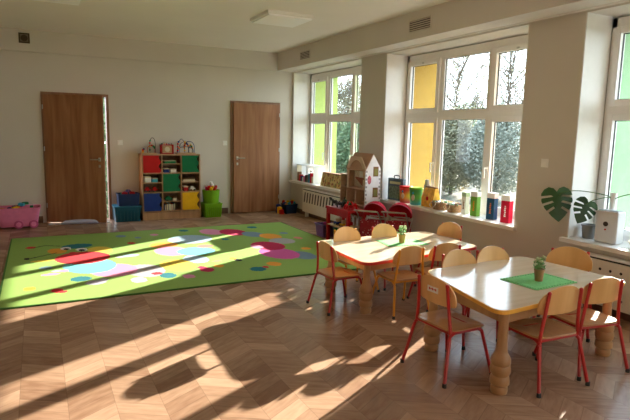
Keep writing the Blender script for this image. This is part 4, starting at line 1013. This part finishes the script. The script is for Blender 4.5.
r = thing('ceramic_bowl', 'small pale bowl on the nearest window sill beside the air purifier', 'bowl', (.12, -6.84, z0)); q = B(); lathe(q, [(0, 0), (.03, 0), (.06, .035), (.07, .06), (.066, .06), (.055, .035), (.0, .01)], 0, 0, 0, 26); link('body', q, C_CREAM, r, True); q = B(); lathe(q, [(.028, -.0), (.032, -.0), (.032, .006), (.028, .006)], 0, 0, 0, 20); link('foot_ring', q, C_BROWN, r)
# monstera
mp = thing('monstera', 'monstera cutting with large split leaves in a tall white vase behind the air purifier', 'plant', (.25, -6.50, z0))
q = B(); lathe(q, [(0, 0), (.032, 0), (.036, .02), (.030, .30), (.030, .44), (.024, .44), (.024, .30), (0, .28)], 0, 0, 0, 24); link('vase', q, C_WHITE, mp, True)
M_mon = leaf_mat('monstera leaf', (.012, .05, .012), (.03, .10, .02), .15, .3); M_stem = P('green stem', (.07, .13, .03), .5)
def mleaf(c, size, nrm, tip, label=None):
    N = Vector(nrm).normalized(); T = Vector(tip); T = (T - N * T.dot(N)).normalized(); Sd = N.cross(T)
    q = B(); c = Vector(c)
    def V3(s_, t_):
        return q.verts.new(c + Sd * s_ * size + T * (t_ - .4) * size + N * (-.20 * s_ * s_ - .08 * t_ * t_) * size)
    for side in (-1, 1):
        # one half of the heart-shaped blade, with three slits cut in towards the midrib
        strips = [[(0, -.02), (.10, -.15), (.26, -.20), (.42, -.12), (.52, .02), (.54, .11), (.20, .10), (0, .08)],
                  [(0, .08), (.20, .10), (.13, .155), (.53, .20), (.54, .30), (.51, .39), (.18, .30), (0, .28)],
                  [(0, .28), (.18, .30), (.12, .36), (.48, .465), (.45, .56), (.38, .65), (.15, .50), (0, .48)],
                  [(0, .48), (.15, .50), (.10, .57), (.33, .72), (.24, .84), (.12, .96), (0, 1.06)]]
        for st in strips: q.faces.new([V3(side * a, b_) for a, b_ in st])
    bmesh.ops.remove_doubles(q, verts=q.verts[:], dist=.0005)
    o = link('leaf', q, M_mon, mp); md = o.modifiers.new('thick', 'SOLIDIFY'); md.thickness = .002
    return o
def rel(p): return (p[0] - .25, p[1] + 6.50, p[2] - z0)
mleaf(rel((-.13, -6.215, .925)), .26, (-.55, -.80, .28), (.10, .02, -1))
mleaf(rel((.0, -6.40, .875)), .20, (-.45, -.85, .25), (-.30, .35, -.9))
mleaf(rel((.15, -7.05, 1.02)), .24, (-.8, -.3, .5), (.0, -.6, -.8))
for pts in ([(.25, -6.50, .98), (.18, -6.46, 1.02), (0, -6.33, 1.05), (-.11, -6.24, 1.03), (-.125, -6.22, .99)], [(.25, -6.50, .98), (.19, -6.48, 1.0), (.06, -6.43, .97), (.01, -6.40, .93)], [(.25, -6.50, .98), (.20, -6.62, 1.03), (.16, -6.85, 1.09), (.15, -7.0, 1.08)]):
    q = B(); tube(q, smooth_path([rel(p) for p in pts], 5), .004, 6); link('stem', q, M_stem, mp, True)
